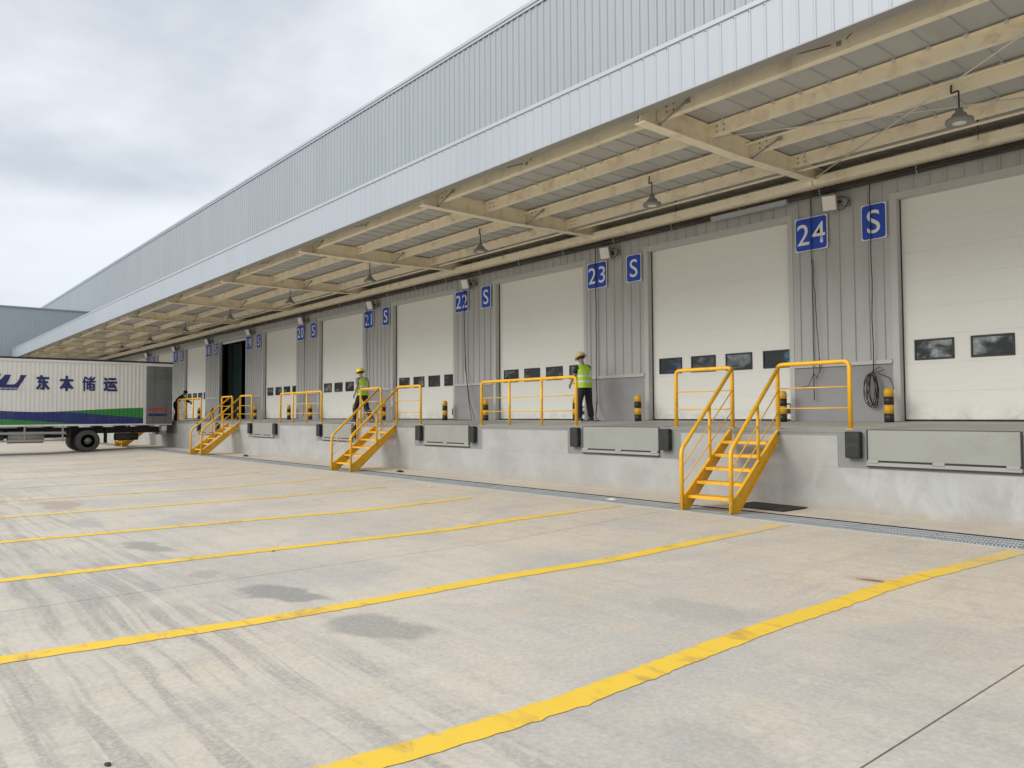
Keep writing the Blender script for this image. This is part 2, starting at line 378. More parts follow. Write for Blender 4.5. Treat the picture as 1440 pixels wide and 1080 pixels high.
# ------------------------------------------------------------------ mesh helpers
class MB:
    def __init__(s): s.v = []; s.f = []; s.m = []; s.sm = []; s.mats = []
    def mi(s, m):
        if m not in s.mats: s.mats.append(m)
        return s.mats.index(m)
    def add(s, vs, fs, m=None, smooth=False):
        o = len(s.v); s.v += [tuple(v) for v in vs]; k = s.mi(m) if m is not None else 0
        for f in fs: s.f.append([o + i for i in f]); s.m.append(k); s.sm.append(smooth)
        return s
    def box(s, x0, x1, y0, y1, z0, z1, m=None, c=0.0, rot=None, piv=None):
        x0, x1 = min(x0, x1), max(x0, x1); y0, y1 = min(y0, y1), max(y0, y1); z0, z1 = min(z0, z1), max(z0, z1)
        if c <= 0:
            vs = [(x, y, z) for z in (z0, z1) for (x, y) in ((x0, y0), (x1, y0), (x1, y1), (x0, y1))]
            fs = [(3, 2, 1, 0), (4, 5, 6, 7), (0, 1, 5, 4), (1, 2, 6, 5), (2, 3, 7, 6), (3, 0, 4, 7)]
        else:
            c = min(c, (x1 - x0) * .45, (y1 - y0) * .45, (z1 - z0) * .45)
            bm = bmesh.new(); bmesh.ops.create_cube(bm, size=1)
            for v in bm.verts: v.co = Vector((x0 + (v.co.x + .5) * (x1 - x0), y0 + (v.co.y + .5) * (y1 - y0), z0 + (v.co.z + .5) * (z1 - z0)))
            bmesh.ops.bevel(bm, geom=bm.edges[:], offset=c, segments=1, affect='EDGES')
            bm.verts.index_update()
            vs = [v.co[:] for v in bm.verts]; fs = [[v.index for v in f.verts] for f in bm.faces]; bm.free()
        if rot is not None:
            pv = Vector(piv if piv else ((x0 + x1) / 2, (y0 + y1) / 2, (z0 + z1) / 2))
            vs = [(rot @ (Vector(v) - pv) + pv)[:] for v in vs]
        return s.add(vs, fs, m)
    def tube(s, pts, r, n=8, m=None, caps=True, smooth=True):
        pts = [Vector(p) for p in pts]; rs = r if isinstance(r, (list, tuple)) else [r] * len(pts)
        vs = []; fs = []; up = None
        for i, p in enumerate(pts):
            a = (pts[i] - pts[i - 1]) if i else (pts[1] - pts[0])
            b = (pts[i + 1] - pts[i]) if i < len(pts) - 1 else a
            d = (a.normalized() + b.normalized())
            d = d.normalized() if d.length > 1e-6 else a.normalized()
            if up is None:
                up = Vector((0, 0, 1)) if abs(d.z) < .9 else Vector((1, 0, 0))
            u = (up - d * up.dot(d)).normalized(); w = d.cross(u); up = u
            for k in range(n):
                t = 2 * math.pi * k / n
                vs.append(p + (u * math.cos(t) + w * math.sin(t)) * rs[i])
        for i in range(len(pts) - 1):
            for k in range(n):
                fs.append((i * n + k, i * n + (k + 1) % n, (i + 1) * n + (k + 1) % n, (i + 1) * n + k))
        s.add(vs, fs, m, smooth)
        if caps:
            o = len(s.v) - len(vs)
            s.f.append([o + k for k in range(n)][::-1]); s.m.append(s.mi(m) if m is not None else 0); s.sm.append(False)
            s.f.append([o + (len(pts) - 1) * n + k for k in range(n)]); s.m.append(s.mi(m) if m is not None else 0); s.sm.append(False)
        return s
    def lathe(s, prof, n=16, m=None, M4=None, smooth=True):
        vs = []; fs = []
        for (r, z) in prof:
            for k in range(n):
                t = 2 * math.pi * k / n; vs.append((r * math.cos(t), r * math.sin(t), z))
        for i in range(len(prof) - 1):
            for k in range(n): fs.append((i * n + k, i * n + (k + 1) % n, (i + 1) * n + (k + 1) % n, (i + 1) * n + k))
        if prof[0][0] > 1e-4: fs.append(tuple(range(n))[::-1])
        if prof[-1][0] > 1e-4: fs.append(tuple((len(prof) - 1) * n + k for k in range(n)))
        if M4 is not None: vs = [(M4 @ Vector(v))[:] for v in vs]
        return s.add(vs, fs, m, smooth)
    def poly(s, pts, m=None, thick=None):
        """flat polygon (list of 3d points); thick = vector to extrude by"""
        n = len(pts)
        if thick is None: return s.add(pts, [tuple(range(n))], m)
        t = Vector(thick); vs = [Vector(p) for p in pts] + [Vector(p) + t for p in pts]
        fs = [tuple(range(n))[::-1], tuple(range(n, 2 * n))] + [(i, (i + 1) % n, n + (i + 1) % n, n + i) for i in range(n)]
        return s.add(vs, fs, m)
    def mesh(s, name):
        me = bpy.data.meshes.new(name); me.from_pydata([tuple(v) for v in s.v], [], s.f)
        for m in s.mats: me.materials.append(m)
        me.polygons.foreach_set('material_index', s.m); me.polygons.foreach_set('use_smooth', s.sm)
        bm = bmesh.new(); bm.from_mesh(me); bmesh.ops.recalc_face_normals(bm, faces=bm.faces[:]); bm.to_mesh(me); bm.free()
        me.update(); return me
    def build(s, name, parent=None, loc=None): return ob(name, s.mesh(name), parent, loc)


def ob(name, me, parent=None, loc=None, rot=None):
    o = bpy.data.objects.new(name, me); COL.objects.link(o)
    if parent is not None: o.parent = parent
    if loc is not None: o.location = loc
    if rot is not None: o.rotation_euler = rot
    return o


def tag(o, label=None, cat=None, group=None, kind=None):
    if label: o['label'] = label
    if cat: o['category'] = cat
    if group: o['group'] = group
    if kind: o['kind'] = kind
    return o


def thing(name, label, cat, loc=(0, 0, 0), group=None, kind=None, rz=0):
    o = bpy.data.objects.new(name, None); COL.objects.link(o); o.location = loc; o.rotation_euler = (0, 0, rz)
    o.empty_display_size = .2
    return tag(o, label, cat, group, kind)


NUM = {26: 'twenty-six', 25: 'twenty-five', 24: 'twenty-four', 23: 'twenty-three', 22: 'twenty-two', 21: 'twenty-one', 20: 'twenty', 19: 'nineteen', 18: 'eighteen', 17: 'seventeen', 16: 'sixteen'}

def copy_tree(o, parent=None):
    c = o.copy(); COL.objects.link(c)
    if parent is not None: c.parent = parent
    for ch in o.children: copy_tree(ch, c)
    return c


def dup(o, loc, label, group=None):
    c = copy_tree(o); c.location = loc; c['label'] = label
    if group: c['group'] = group
    return c


def fillet(pts, r, n=5):
    pts = [Vector(p) for p in pts]; res = [pts[0]]
    for i in range(1, len(pts) - 1):
        a = (pts[i - 1] - pts[i]); b = (pts[i + 1] - pts[i]); rr = min(r, a.length * .45, b.length * .45)
        p0 = pts[i] + a.normalized() * rr; p1 = pts[i] + b.normalized() * rr
        for k in range(n + 1):
            t = k / n; res.append(p0 * (1 - t) ** 2 + pts[i] * 2 * t * (1 - t) + p1 * t * t)
    res.append(pts[-1]); return res


def ribbed(x0, x1, z0, z1, y, pitch, h=.026, pan=.78, slope=.06, m=None, start=0.0):
    """trapezoid sheet in the XZ plane, ribs standing out towards -Y; returns MB"""
    mb = MB(); prof = []; x = x0 + start
    n = max(1, round((x1 - x0) / pitch)); pitch = (x1 - x0) / n
    for i in range(n):
        a = x0 + i * pitch
        prof += [(a, 0), (a + pitch * pan * .5, 0), (a + pitch * (pan * .5 + slope), h), (a + pitch * (1 - pan * .5 - slope), h), (a + pitch * (1 - pan * .5), 0)]
    prof.append((x1, 0))
    vs = [(px, y - d, z0) for px, d in prof] + [(px, y - d, z1) for px, d in prof]
    k = len(prof); mb.add(vs, [(i, i + 1, k + i + 1, k + i) for i in range(k - 1)], m)
    return mb


def text_mesh(txt, w, h, m, depth=.004):
    cu = bpy.data.curves.new('lettering', 'FONT'); cu.body = txt; cu.size = 1; cu.resolution_u = 6
    cu.offset = .003; cu.space_character = 1.12
    o = bpy.data.objects.new('lettering', cu); COL.objects.link(o)
    dg = bpy.context.evaluated_depsgraph_get(); dg.update()
    me = bpy.data.meshes.new_from_object(o.evaluated_get(dg))
    bpy.data.objects.remove(o); bpy.data.curves.remove(cu)
    xs = [v.co.x for v in me.vertices]; ys = [v.co.y for v in me.vertices]
    x0, x1, y0, y1 = min(xs), max(xs), min(ys), max(ys)
    for v in me.vertices:
        v.co = Vector(((v.co.x - (x0 + x1) / 2) / (x1 - x0) * w, 0, (v.co.y - (y0 + y1) / 2) / (y1 - y0) * h))
    me.materials.clear(); me.materials.append(m)
    return me


# ------------------------------------------------------------------ shared dimensions
BAY = 6.0
YD, ZD = 11.59, 1.244           # dock edge
YW, ZWF = 14.75, 1.331          # wall plane, floor height there
YDOOR = 14.91
YF = 8.78                       # canopy fascia
XR, XL = 10.4, -71.6            # ends of the canopy
KS = list(range(26, 13, -1))    # bays, numbered by the sign at the right of each door
def bx(k): return BAY * (k - 24)
def gz(y): return max(-.15, min(0.0, -.15 + (y - 6.5) * .15 / 4.3))
def fz(y): return ZD + (y - YD) * (ZWF - ZD) / (YW - YD)

# ------------------------------------------------------------------ ground
mb = MB(); ys = [-400, -40, -34, -28, 0, 3, 6.5, 7.5, 8.5, 9.2, 9.86]
for i in range(len(ys) - 1):
    mb.add([(-400, ys[i], gz(ys[i]) - .02), (300, ys[i], gz(ys[i]) - .02), (300, ys[i + 1], gz(ys[i + 1]) - .02), (-400, ys[i + 1], gz(ys[i + 1]) - .02)], [(0, 1, 2, 3)], M['yard'])
mb.add([(-400, 9.86, -.25), (300, 9.86, -.25), (300, 10.54, -.25), (-400, 10.54, -.25)], [(0, 1, 2, 3)], M['dark'])
mb.add([(-400, 9.86, -.25), (300, 9.86, -.25), (300, 9.86, -.053), (-400, 9.86, -.053)], [(0, 1, 2, 3)], M['dark'])
mb.add([(-400, 10.54, -.25), (300, 10.54, -.25), (300, 10.54, -.008), (-400, 10.54, -.008)], [(0, 1, 2, 3)], M['dark'])
mb.add([(-400, 10.54, -.008), (300, 10.54, -.008), (300, 300, .002), (-400, 300, .002)], [(0, 1, 2, 3)], M['yard'])
ground = mb.build('ground'); tag(ground, 'pale concrete loading yard with tyre streaks and damp patches', kind='structure')

SLAB = 6.1
mb = MB(); ys = [-34, -20, -10, -5, 0, 3, 5, 6.5, 7.2, 8, 8.7, 9.3, 9.855]
for i in range(len(ys) - 1):
    a, b = ys[i], ys[i + 1]
    mb.add([(.006, a, gz(a)), (SLAB - .006, a, gz(a)), (SLAB - .006, b, gz(b)), (.006, b, gz(b))], [(0, 1, 2, 3)], M['yard'])
a, b = ys[0], ys[-1]
for x in (.006, SLAB - .006):
    for i in range(len(ys) - 1):
        mb.add([(x, ys[i], gz(ys[i])), (x, ys[i + 1], gz(ys[i + 1])), (x, ys[i + 1], gz(ys[i + 1]) - .03), (x, ys[i], gz(ys[i]) - .03)], [(0, 1, 2, 3)], M['yard'])
slab = mb.mesh('concrete_slab')
for i in range(-12, 4):
    ob('concrete_slab', slab, ground, (-1.76 + SLAB * i, 0, 0))
# dark joint filler
mb = MB()
for i in range(-12, 4):
    x = -1.76 + SLAB * i
    for j in range(len(ys) - 1):
        a, b = ys[j], ys[j + 1]
        mb.add([(x - .006, a, gz(a) - .012), (x + .006, a, gz(a) - .012), (x + .006, b, gz(b) - .012), (x - .006, b, gz(b) - .012)], [(0, 1, 2, 3)], M['filler'])
mb.build('joint_filler', ground)

LINES = [[(-3.35, -9), (-3.33, 1.9), (-3.22, 2.7), (-3.27, 3.8), (-3.36, 5.4), (-3.33, 7.4), (-3.02, 9.4), (-2.94, 9.84)],
         [(-6.35, -9), (-6.33, .7), (-6.1, 2.7), (-6.12, 5.1), (-5.84, 9.2), (-5.78, 9.8)],
         [(-9.4, -9), (-9.35, 1.1), (-9.25, 4.0), (-9.1, 7.6), (-8.85, 9.5), (-8.8, 9.8)],
         [(-12.2, -9), (-12.19, 1.4), (-12.05, 5.3), (-11.72, 8.9)],
         [(-15.2, -9), (-15.19, 1.75), (-15.1, 6.6), (-14.8, 8.8)],
         [(-18.15, -9), (-18.1, 2.1), (-17.85, 7.8), (-17.7, 8.8)],
         [(-21.25, -9), (-21.25, 3.9), (-21.2, 8.6)], [(-24.3, -9), (-24.2, 8.6)], [(-27.3, -9), (-27.2, 8.6)],
         [(-30.3, -9), (-30.2, 8.6)], [(-33.3, -9), (-33.2, 8.6)]]
for pl in LINES:
    mb = MB(); rows = []; rnd = random.Random(pl[0][0])
    def at(y):
        for (x0, y0), (x1, y1) in zip(pl, pl[1:]):
            if y0 <= y <= y1:
                return x0 + (x1 - x0) * (y - y0) / (y1 - y0)
        return pl[-1][0]
    y = pl[0][1]
    while y < pl[-1][1]:
        sm = (at(y - .5 if y - .5 > pl[0][1] else y) + at(y) + at(min(y + .5, pl[-1][1]))) / 3
        w = .102
        rows.append((sm - w + rnd.gauss(0, .007), sm + w + rnd.gauss(0, .007), y)); y += .07
    vs = []
    for l, r, y in rows: vs += [(l, y, gz(y) + .004), (r, y, gz(y) + .004)]
    mb.add(vs, [(2 * i, 2 * i + 1, 2 * i + 3, 2 * i + 2) for i in range(len(rows) - 1)], M['line'])
    mb.build('parking_line', ground)

# drain trench with steel gratings
dr = thing('drain_grating', 'long steel trench drain grating in the ground along the foot of the dock', 'drain', (0, 10.2, -.02))
mb = MB()
for i in range(24): mb.box(.02 + i * .040, .02 + i * .040 + .019, -.28, .28, -.03, 0, M['grate'])
for y in (-.28, -.095, .085, .262): mb.box(.005, .985, y, y + .012, -.032, .002, M['grate'])
mb.box(.0, .008, -.29, .29, -.032, .002, M['grate']); mb.box(.982, .99, -.29, .29, -.032, .002, M['grate'])
gm = mb.mesh('grating_panel')
for i in range(-64, 9): ob('grating_panel', gm, dr, (i * 1.0, 0, random.uniform(-.003, .003)))
mb = MB()
for y0, y1 in ((-.335, -.297), (.297, .335)): mb.box(-66, 9, y0, y1, -.1, -.004, M['grate'])
mb.build('grating_frame', dr)

# ------------------------------------------------------------------ loading platform
plat = thing('loading_platform', 'long raised concrete loading platform with painted front wall under the canopy', 'loading dock', (0, YD, 0))
def P(mb, name, parent): return mb.build(name, parent, tuple(-c for c in parent.location))
XE0, XE1 = -72.3, 14
mb = MB(); mb.add([(XE0, YD, ZD), (XE1, YD, ZD), (XE1, YDOOR + .3, fz(YDOOR + .3)), (XE0, YDOOR + .3, fz(YDOOR + .3))], [(0, 1, 2, 3)], M['floor'])
P(mb, 'platform_floor', plat)
mb = MB(); mb.box(XE0, XE1, YD, YD + .4, -.3, ZD - .003, M['rawconc']); P(mb, 'dock_wall', plat)
mb = MB(); mb.box(XE0, XE1, YD - .006, YD + .05, ZD - .055, ZD - .001, M['rawconc'], .004); P(mb, 'edge_nosing', plat)
mb = MB()
recs = [(bx(k) + 0.02, bx(k)) for k in KS]
spans = []; x = XE1
for k in KS:
    r1 = bx(k) - 8.93; r0 = bx(k) - 11.93
    spans.append((r1, x)); x = r0
spans.append((XE0, x))
mb.box(XE0, XE1, YD - .007, YD + .02, -.2, .655, M['dockwall'], .003)
for a, b in spans: mb.box(a, b, YD - .007, YD + .02, .655, 1.145, M['dockwall'], .003)
P(mb, 'painted_render', plat)

# ------------------------------------------------------------------ warehouse
wh = thing('warehouse', 'long grey metal clad warehouse with a row of cream loading doors', 'building', (0, YW, 0))
# shell that keeps the inside dark
mb = MB()
mb.box(-112, 16, 45, 45.3, -.1, 13.5, M['upper']); mb.box(-112, -111.7, YDOOR + .25, 45, -.1, 13.5, M['upper']); mb.box(15.7, 16, YDOOR + .1, 45, -.1, 13.5, M['upper'])
mb.box(-112, 16, YW + .16, 45.3, 13.45, 13.5, M['upper']); P(mb, 'rear_wall', wh)
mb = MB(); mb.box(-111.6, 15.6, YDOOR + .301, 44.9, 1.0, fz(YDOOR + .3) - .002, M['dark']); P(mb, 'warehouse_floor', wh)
ZU = 13.6
sheet = ribbed(0, 1.1, 6.5, ZU - .1, 0, .275, .022, .52, .10, M['upper']).mesh('upper_wall_sheet')
for i in range(-101, 15): ob('upper_wall_sheet', sheet, wh, (i * 1.1, 0, 0))
mb = MB(); mb.box(-111.1, 16.5, .03, .12, 6.1, ZU - .06, M['upper']); P2 = mb.build('upper_wall_backing', wh)
mb = MB(); mb.box(-111.2, 16.6, -.09, .2, ZU - .12, ZU, M['cap'], .01); mb.box(-111.2, 16.6, -.055, -.03, ZU - .2, ZU - .12, M['cap']); mb.build('parapet_cap', wh)

# loading doors
XDL, DW_, ZT = -12.31, 3.77, 5.51           # for bay 24
H0 = fz(YDOOR)
NSEC = 8; SH = (ZT - H0 - .03) / NSEC
def section_mesh(i):
    mb = MB(); z0 = i * SH; mb.box(0, DW_, 0, .045, z0 + .0022, z0 + SH - .0022, M['door'], .006); return mb.mesh('door_section')
smesh = []
mb = MB(); mb.box(.002, DW_ - .002, 0, .045, .0005, SH - .0005, M['door'], .0011); smesh = mb.mesh('door_section')
mb = MB()
for (a, b, c, d) in ((0, .68, 0, .035), (0, .68, .345, .38), (0, .035, .035, .345), (.645, .68, .035, .345)): mb.box(a, b, -.022, .03, c, d, M['black'], .004)
wfm = mb.mesh('window_frame')
def panemesh(m): return MB().box(.03, .65, -.008, .02, .03, .35, m).mesh('window_pane')
PM = [panemesh(M['pane']), panemesh(M['paneb']), panemesh(M['panes']), panemesh(M['panew'])]
mb = MB(); mb.box(0, DW_, .0, .05, -.035, 0.0, M['rubber']); sealm = mb.mesh('bottom_seal')
mb = MB(); mb.box(0, .2, -.03, 0, .0, .09, M['black'], .006); mb.tube(fillet([(.02, -.02, .09), (.02, -.03, .2), (.17, -.03, .2), (.17, -.02, .09)], .02, 3), .012, 6, M['black']); latm = mb.mesh('door_latch')
# door surround: jambs, head, returns
mb = MB(); D = YDOOR - YW
mb.box(-.13, 0, -.012, .03, 0, ZT - H0 + .13, M['trim'], .004)            # left face trim
mb.box(-.02, 0.0, .03, D + .05, 0, ZT - H0, M['trim'])                    # left return
mb.box(DW_, DW_ + .11, -.012, .03, 0, ZT - H0 + .13, M['trim'], .004)
mb.box(DW_, DW_ + .02, .03, D + .05, 0, ZT - H0, M['trim'])
mb.box(0, DW_, -.010, .03, ZT - H0, ZT - H0 + .13, M['trim'], .004)
mb.box(0, DW_, .03, D + .05, ZT - H0, ZT - H0 + .02, M['trim'])
mb.box(0.001, .014, D - .028, D + .044, 0, ZT - H0, M['black']); mb.box(DW_ - .014, DW_ - .001, D - .028, D + .044, 0, ZT - H0, M['black'])
surround = mb.mesh('loading_door')
for k in KS:
    x = XDL + bx(k)
    d = ob('loading_door', surround, wh, (x, 0, H0))
    if k == 19:
        d['label'] = 'open loading doorway, dark inside'
        s = ob('door_section', smesh, d, (0, D, ZT - H0 - .12)); s.scale = (1, 1, .22)
        mb = MB(); mb.box(.05, .10, D + .3, D + .9, 0, 4.1, M['teal']); 
        for q in range(5): mb.box(.16 + q * .22, .34 + q * .22, D + .55 + .01 * q, D + .56 + .01 * q, .0, 4.1, M['teal'])
        mb.build('strip_curtain', d)
        continue
    for i in range(NSEC): ob('door_section', smesh, d, (0, D, .035 + i * SH))
    rr = random.Random(k)
    for j in range(4):
        wx = .20 + j * .95
        ob('window_frame', wfm, d, (wx, D, 1.13))
        pm = PM[rr.choice((0, 2, 2, 0))]
        if k == 24 and j in (0, 3): pm = PM[1]
        if k == 25: pm = PM[3]
        ob('window_pane', pm, d, (wx, D, 1.13))
    ob('bottom_seal', sealm, d, (0, D - .005, .035))
    ob('door_latch', latm, d, (DW_ - .26, D, .16))
# cladding: piers and heads
PX0, PX1 = XDL + DW_ + .11, XDL + 6 - .13     # pier to the right of door 24
pier = ribbed(0, PX1 - PX0, 2.50, 5.64, 0, .283, .028, .80, .05, M['wall']).mesh('pier_sheet')
head = ribbed(0, 6.0, 5.64, 6.28, 0, .2857, .028, .80, .05, M['wall']).mesh('head_sheet')
mb = MB(); mb.box(0, PX1 - PX0, -.004, .1, H0 - .05, 2.42, M['plinth'], .004); plin = mb.mesh('plinth')
mb = MB(); mb.box(-.0, PX1 - PX0, -.045, .02, 2.42, 2.50, M['trim'], .004); flash = mb.mesh('plinth_flashing')
mb = MB(); mb.box(-.1, PX1 - PX0 + .1, .035, .2, H0 - .05, 6.3, M['wall']); back = mb.mesh('pier_backing')
mb = MB(); mb.box(-DW_ - .1, 0, .035, .2, ZT + .03, 6.3, M['wall']); back2 = mb.mesh('head_backing')
mb = MB(); mb.box(0, .10, -.018, .03, 2.50, 5.64, M['trim'], .003); 
for k in KS:
    x = PX0 + bx(k)
    for nm, me in (('pier_sheet', pier), ('plinth', plin), ('plinth_flashing', flash), ('pier_backing', back), ('head_backing', back2)): ob(nm, me, wh, (x, 0, 0))
    ob('head_sheet', head, wh, (XDL - .13 + bx(k), 0, 0))
mb = MB(); mb.box(-111, XDL + bx(14) - .13, -.02, .1, 0, 6.3, M['wall']); mb.build('end_wall', wh)

# ------------------------------------------------------------------ far wing
wing = thing('warehouse_wing', 'lower grey wing of the warehouse closing the far end of the yard behind the truck', 'building', (-72.4, 0, 0))
ZG = 10.35
mb = MB(); mb.box(-38, -.04, -32, 14.55, -.3, ZG - .06, M['wingm']); mb.build('wing_body', wing)
ws = ribbed(0, 1.1, .9, ZG - .1, 0, .275, .008, .60, .09, M['wingm']).mesh('wing_sheet')
for i in range(-29, 13):
    o = ob('wing_sheet', ws, wing, (0, i * 1.1, 0)); o.rotation_euler = (0, 0, math.pi / 2)
mb = MB(); mb.box(-.3, .10, -32, 14.5, ZG - .12, ZG, M['soffit'], .01); mb.build('wing_cap', wing)
mb = MB(); mb.box(-.04, .05, -32, 11.5, -.3, .9, M['dockwall']); mb.build('wing_plinth', wing)

# ------------------------------------------------------------------ canopy
can = thing('loading_canopy', 'long steel canopy with pale metal fascia and cream beams over the loading platform', 'canopy', (0, YF, 6.0))
def PC(mb, name, parent=can): return mb.build(name, parent, (0, -YF, -6.0))
fs = ribbed(0, .9, 6.06, 6.80, 0, .225, .007, .80, .05, M['fascia']).mesh('fascia_sheet')
nF = int(round((XR - XL) / .9))
for i in range(nF): ob('fascia_sheet', fs, can, (XL + i * .9, 0, -6.0))
XRR = XL + nF * .9
mb = MB(); mb.box(XL, XRR, YF + .012, YF + .05, 6.065, 6.85, M['fascia']); PC(mb, 'fascia_backing')
mb = MB(); mb.box(XL - .02, XRR + .02, YF - .022, YF + .12, 6.80, 6.87, M['cap'], .006); PC(mb, 'fascia_cap')
mb = MB()
i = 0; x = XL + .1
while x < XRR: mb.box(x - .009, x + .009, YF - .014, YF - .004, 6.765, 6.785, M['lampgrey']); x += .225
tag(PC(mb, 'cap_screws'), kind='stuff')
mb = MB(); mb.box(XL, XRR, YF - .018, YF + .16, 6.045, 6.060, M['soffit']); mb.box(XL, XRR, YF + .16, YF + .175, 6.045, 6.12, M['soffit']); PC(mb, 'soffit_flashing')
mb = MB(); mb.box(XL, XRR, YF + .17, YF + .20, 6.06, 6.3, M['pipe']); PC(mb, 'gutter_back')
mb = MB(); mb.box(XL - .02, XL, YF, YF + 6, 6.06, 6.85, M['fascia']); PC(mb, 'fascia_end')
# roof sheets
ZR = 6.30
mb = MB()
y0, y1 = YF + .15, YW - .06
prof = [(0, 0), (.015, -.0), (.022, -.02), (.045, -.02), (.052, 0), (.45, 0)]
vs = [(a, y0, b) for a, b in prof] + [(a, y1, b) for a, b in prof] + [(0, y0, .05), (.45, y0, .05), (.45, y1, .05), (0, y1, .05)]
n = len(prof); mb.add(vs, [(i, i + 1, n + i + 1, n + i) for i in range(n - 1)] + [(2 * n, 2 * n + 1, 2 * n + 2, 2 * n + 3)], M['roof'])
rs = mb.mesh('roof_sheet')
nR = int((XRR - XL) / .45)
for i in range(nR): ob('roof_sheet', rs, can, (XL + .02 + i * .45, -YF, ZR - 6.0))
# cantilever beams
mb = MB(); B0, B1 = YF + .18, 14.62
def ib(y): return 5.935 + .10 * max(0, (y - 11.5)) / 3.1
yy = [B0, 11.5, B1]
for a, b in zip(yy, yy[1:]):
    za, zb = ib(a), ib(b)
    for (x0, x1, lo, hi) in ((-.1, .1, 0, .014), (-.005, .005, .0145, ZR - 6.0 + .045)):
        zt0 = za + hi if lo == 0 else ZR - .02; zt1 = zb + hi if lo == 0 else ZR - .02
        mb.add([(x0, a, za + lo), (x1, a, za + lo), (x1, a, zt0), (x0, a, zt0), (x0, b, zb + lo), (x1, b, zb + lo), (x1, b, zt1), (x0, b, zt1)],
               [(0, 1, 2, 3), (7, 6, 5, 4), (4, 5, 1, 0), (3, 2, 6, 7), (1, 5, 6, 2), (4, 0, 3, 7)], M['beam'])
mb.box(-.1, .1, B0, B1, ZR - .0345, ZR - .0215, M['beam'])
beam = mb.mesh('canopy_beam')
mb = MB(); mb.box(-.1, .1, 0, .012, .016, ZR - 5.935 - .038, M['beam']); stiff = mb.mesh('stiffener')
mb = MB(); mb.tube([(.08, 0, .02), (.62, 0, .24)], .017, 6, M['soffit']); mb.box(.6, .66, -.02, .02, .20, .26, M['soffit']); mb.box(.05, .1, -.02, .02, .005, .05, M['soffit']); brace = mb.mesh('fly_brace')
PY = [9.37, 10.64, 11.90, 13.17]
XB = [-7.6 + 6 * i for i in range(3, -11, -1)]
for x in XB:
    b = ob('canopy_beam', beam, can, (x, -YF, -6.0))
    for y in PY: ob('stiffener', stiff, b, (0, y, ib(y)))
    for y in (PY[0], PY[2]): ob('fly_brace', brace, b, (0, y - .055, ib(y)))
# purlins (per bay), z sections
mb = MB(); L = 5.98
mb.box(0, L, -.004, 0, .055, .25, M['beam']); mb.box(0, L, 0, .085, .055, .060, M['beam']); mb.box(0, L, .081, .085, .060, .078, M['beam']); mb.box(0, L, -.07, -.004, .244, .249, M['beam']); purl = mb.mesh('purlin')
mb = MB(); mb.box(0, L, -.03, .08, .055, .27, M['beam'], .010); edgeb = mb.mesh('edge_beam')
mb = MB(); mb.box(0, L, 0, .18, 0, .17, M['beam'], .01); wallb = mb.mesh('wall_beam')
mb = MB(); mb.box(0, L, .0, .38, .0, .012, M['beam']); mb.box(0, L, .36, .372, .012, .3, M['beam'])
for q in (1.5, 3.0, 4.5): mb.box(q - .006, q + .006, 0, .375, -.006, .0, M['beam'])
wallsof = mb.mesh('wall_soffit_panel')
for x in XB[1:]:
    for y in PY: ob('purlin' if y != PY[0] else 'edge_beam', purl if y != PY[0] else edgeb, can, (x + .01, y - YF, 6.025 - 6.0 if y != PY[0] else .0))
    ob('wall_beam', wallb, can, (x + .01, 14.06 - YF, -.065))
    ob('wall_soffit_panel', wallsof, can, (x + .01, 14.245 - YF, .0))
# roof clips on the purlins
mb = MB()
for y in PY[1:]:
    for i in range(nR):
        x = XL + .02 + i * .45 + .033
        mb.box(x - .03, x + .012, y - .115, y - .074, ZR - .075, ZR - .030, M['clip'])
tag(PC(mb, 'roof_clips'), kind='stuff')
# bolts near purlin laps
mb = MB()
for xb in XB:
    for y in PY:
        for dx in (-.35, .22, .35):
            for z in (6.13, 6.22): mb.lathe([(.0, -.012), (.011, -.012), (.013, 0)], 6, M['pipe'], Matrix.Translation((xb + dx, y - (.034 if y == PY[0] else .006), z)) @ Matrix.Rotation(math.pi / 2, 4, 'X') @ Matrix.Rotation(math.pi, 4, 'X'))
tag(PC(mb, 'bolts'), kind='stuff')
# fire main and conduit running under the roof
mb = MB(); mb.tube([(XL, 13.5, 6.10), (XRR, 13.5, 6.10)], .028, 8, M['beam']); PC(mb, 'sprinkler_pipe')
mb = MB(); mb.tube([(XL, 11.80, 6.235), (XRR, 11.80, 6.235)], .019, 6, M['beam']); PC(mb, 'conduit')
for xb in XB[1:]:
    mb = MB(); mb.tube([(xb + 3.1, 13.55, 6.27), (xb + 3.1, 13.55, 5.85)], .006, 5, M['pipe']); mb.tube([(xb + 3.1, 13.55, 6.17), (xb + 3.1, 13.55, 6.04)], .016, 6, M['pipe']); PC(mb, 'pipe_hanger')
for p in ([(-7.5, 10.72, 6.08), (-1.72, 14.0, 6.1)], [(-7.5, 14.0, 6.05), (-1.7, 9.55, 6.02)]):
    mb = MB(); mb.tube(p, .013, 6, M['clip']); PC(mb, 'tie_rod')
# little eave brackets with wire tails, one per bay
mb = MB(); mb.box(-.03, .03, -.015, .0, -.025, .035, M['soffit']); mb.tube([(-.1, -.02, .02), (-.5, -.05, .05), (-.9, -.06, .12)], .007, 5, M['pipe']); mb.tube([(.1, -.02, .02), (.25, -.05, .1), (.5, -.06, .13)], .007, 5, M['pipe'])
ebr = mb.mesh('eave_bracket')
for xb in XB[1:]: ob('eave_bracket', ebr, can, (xb + 2.95, PY[0] - .03 - YF, .16))

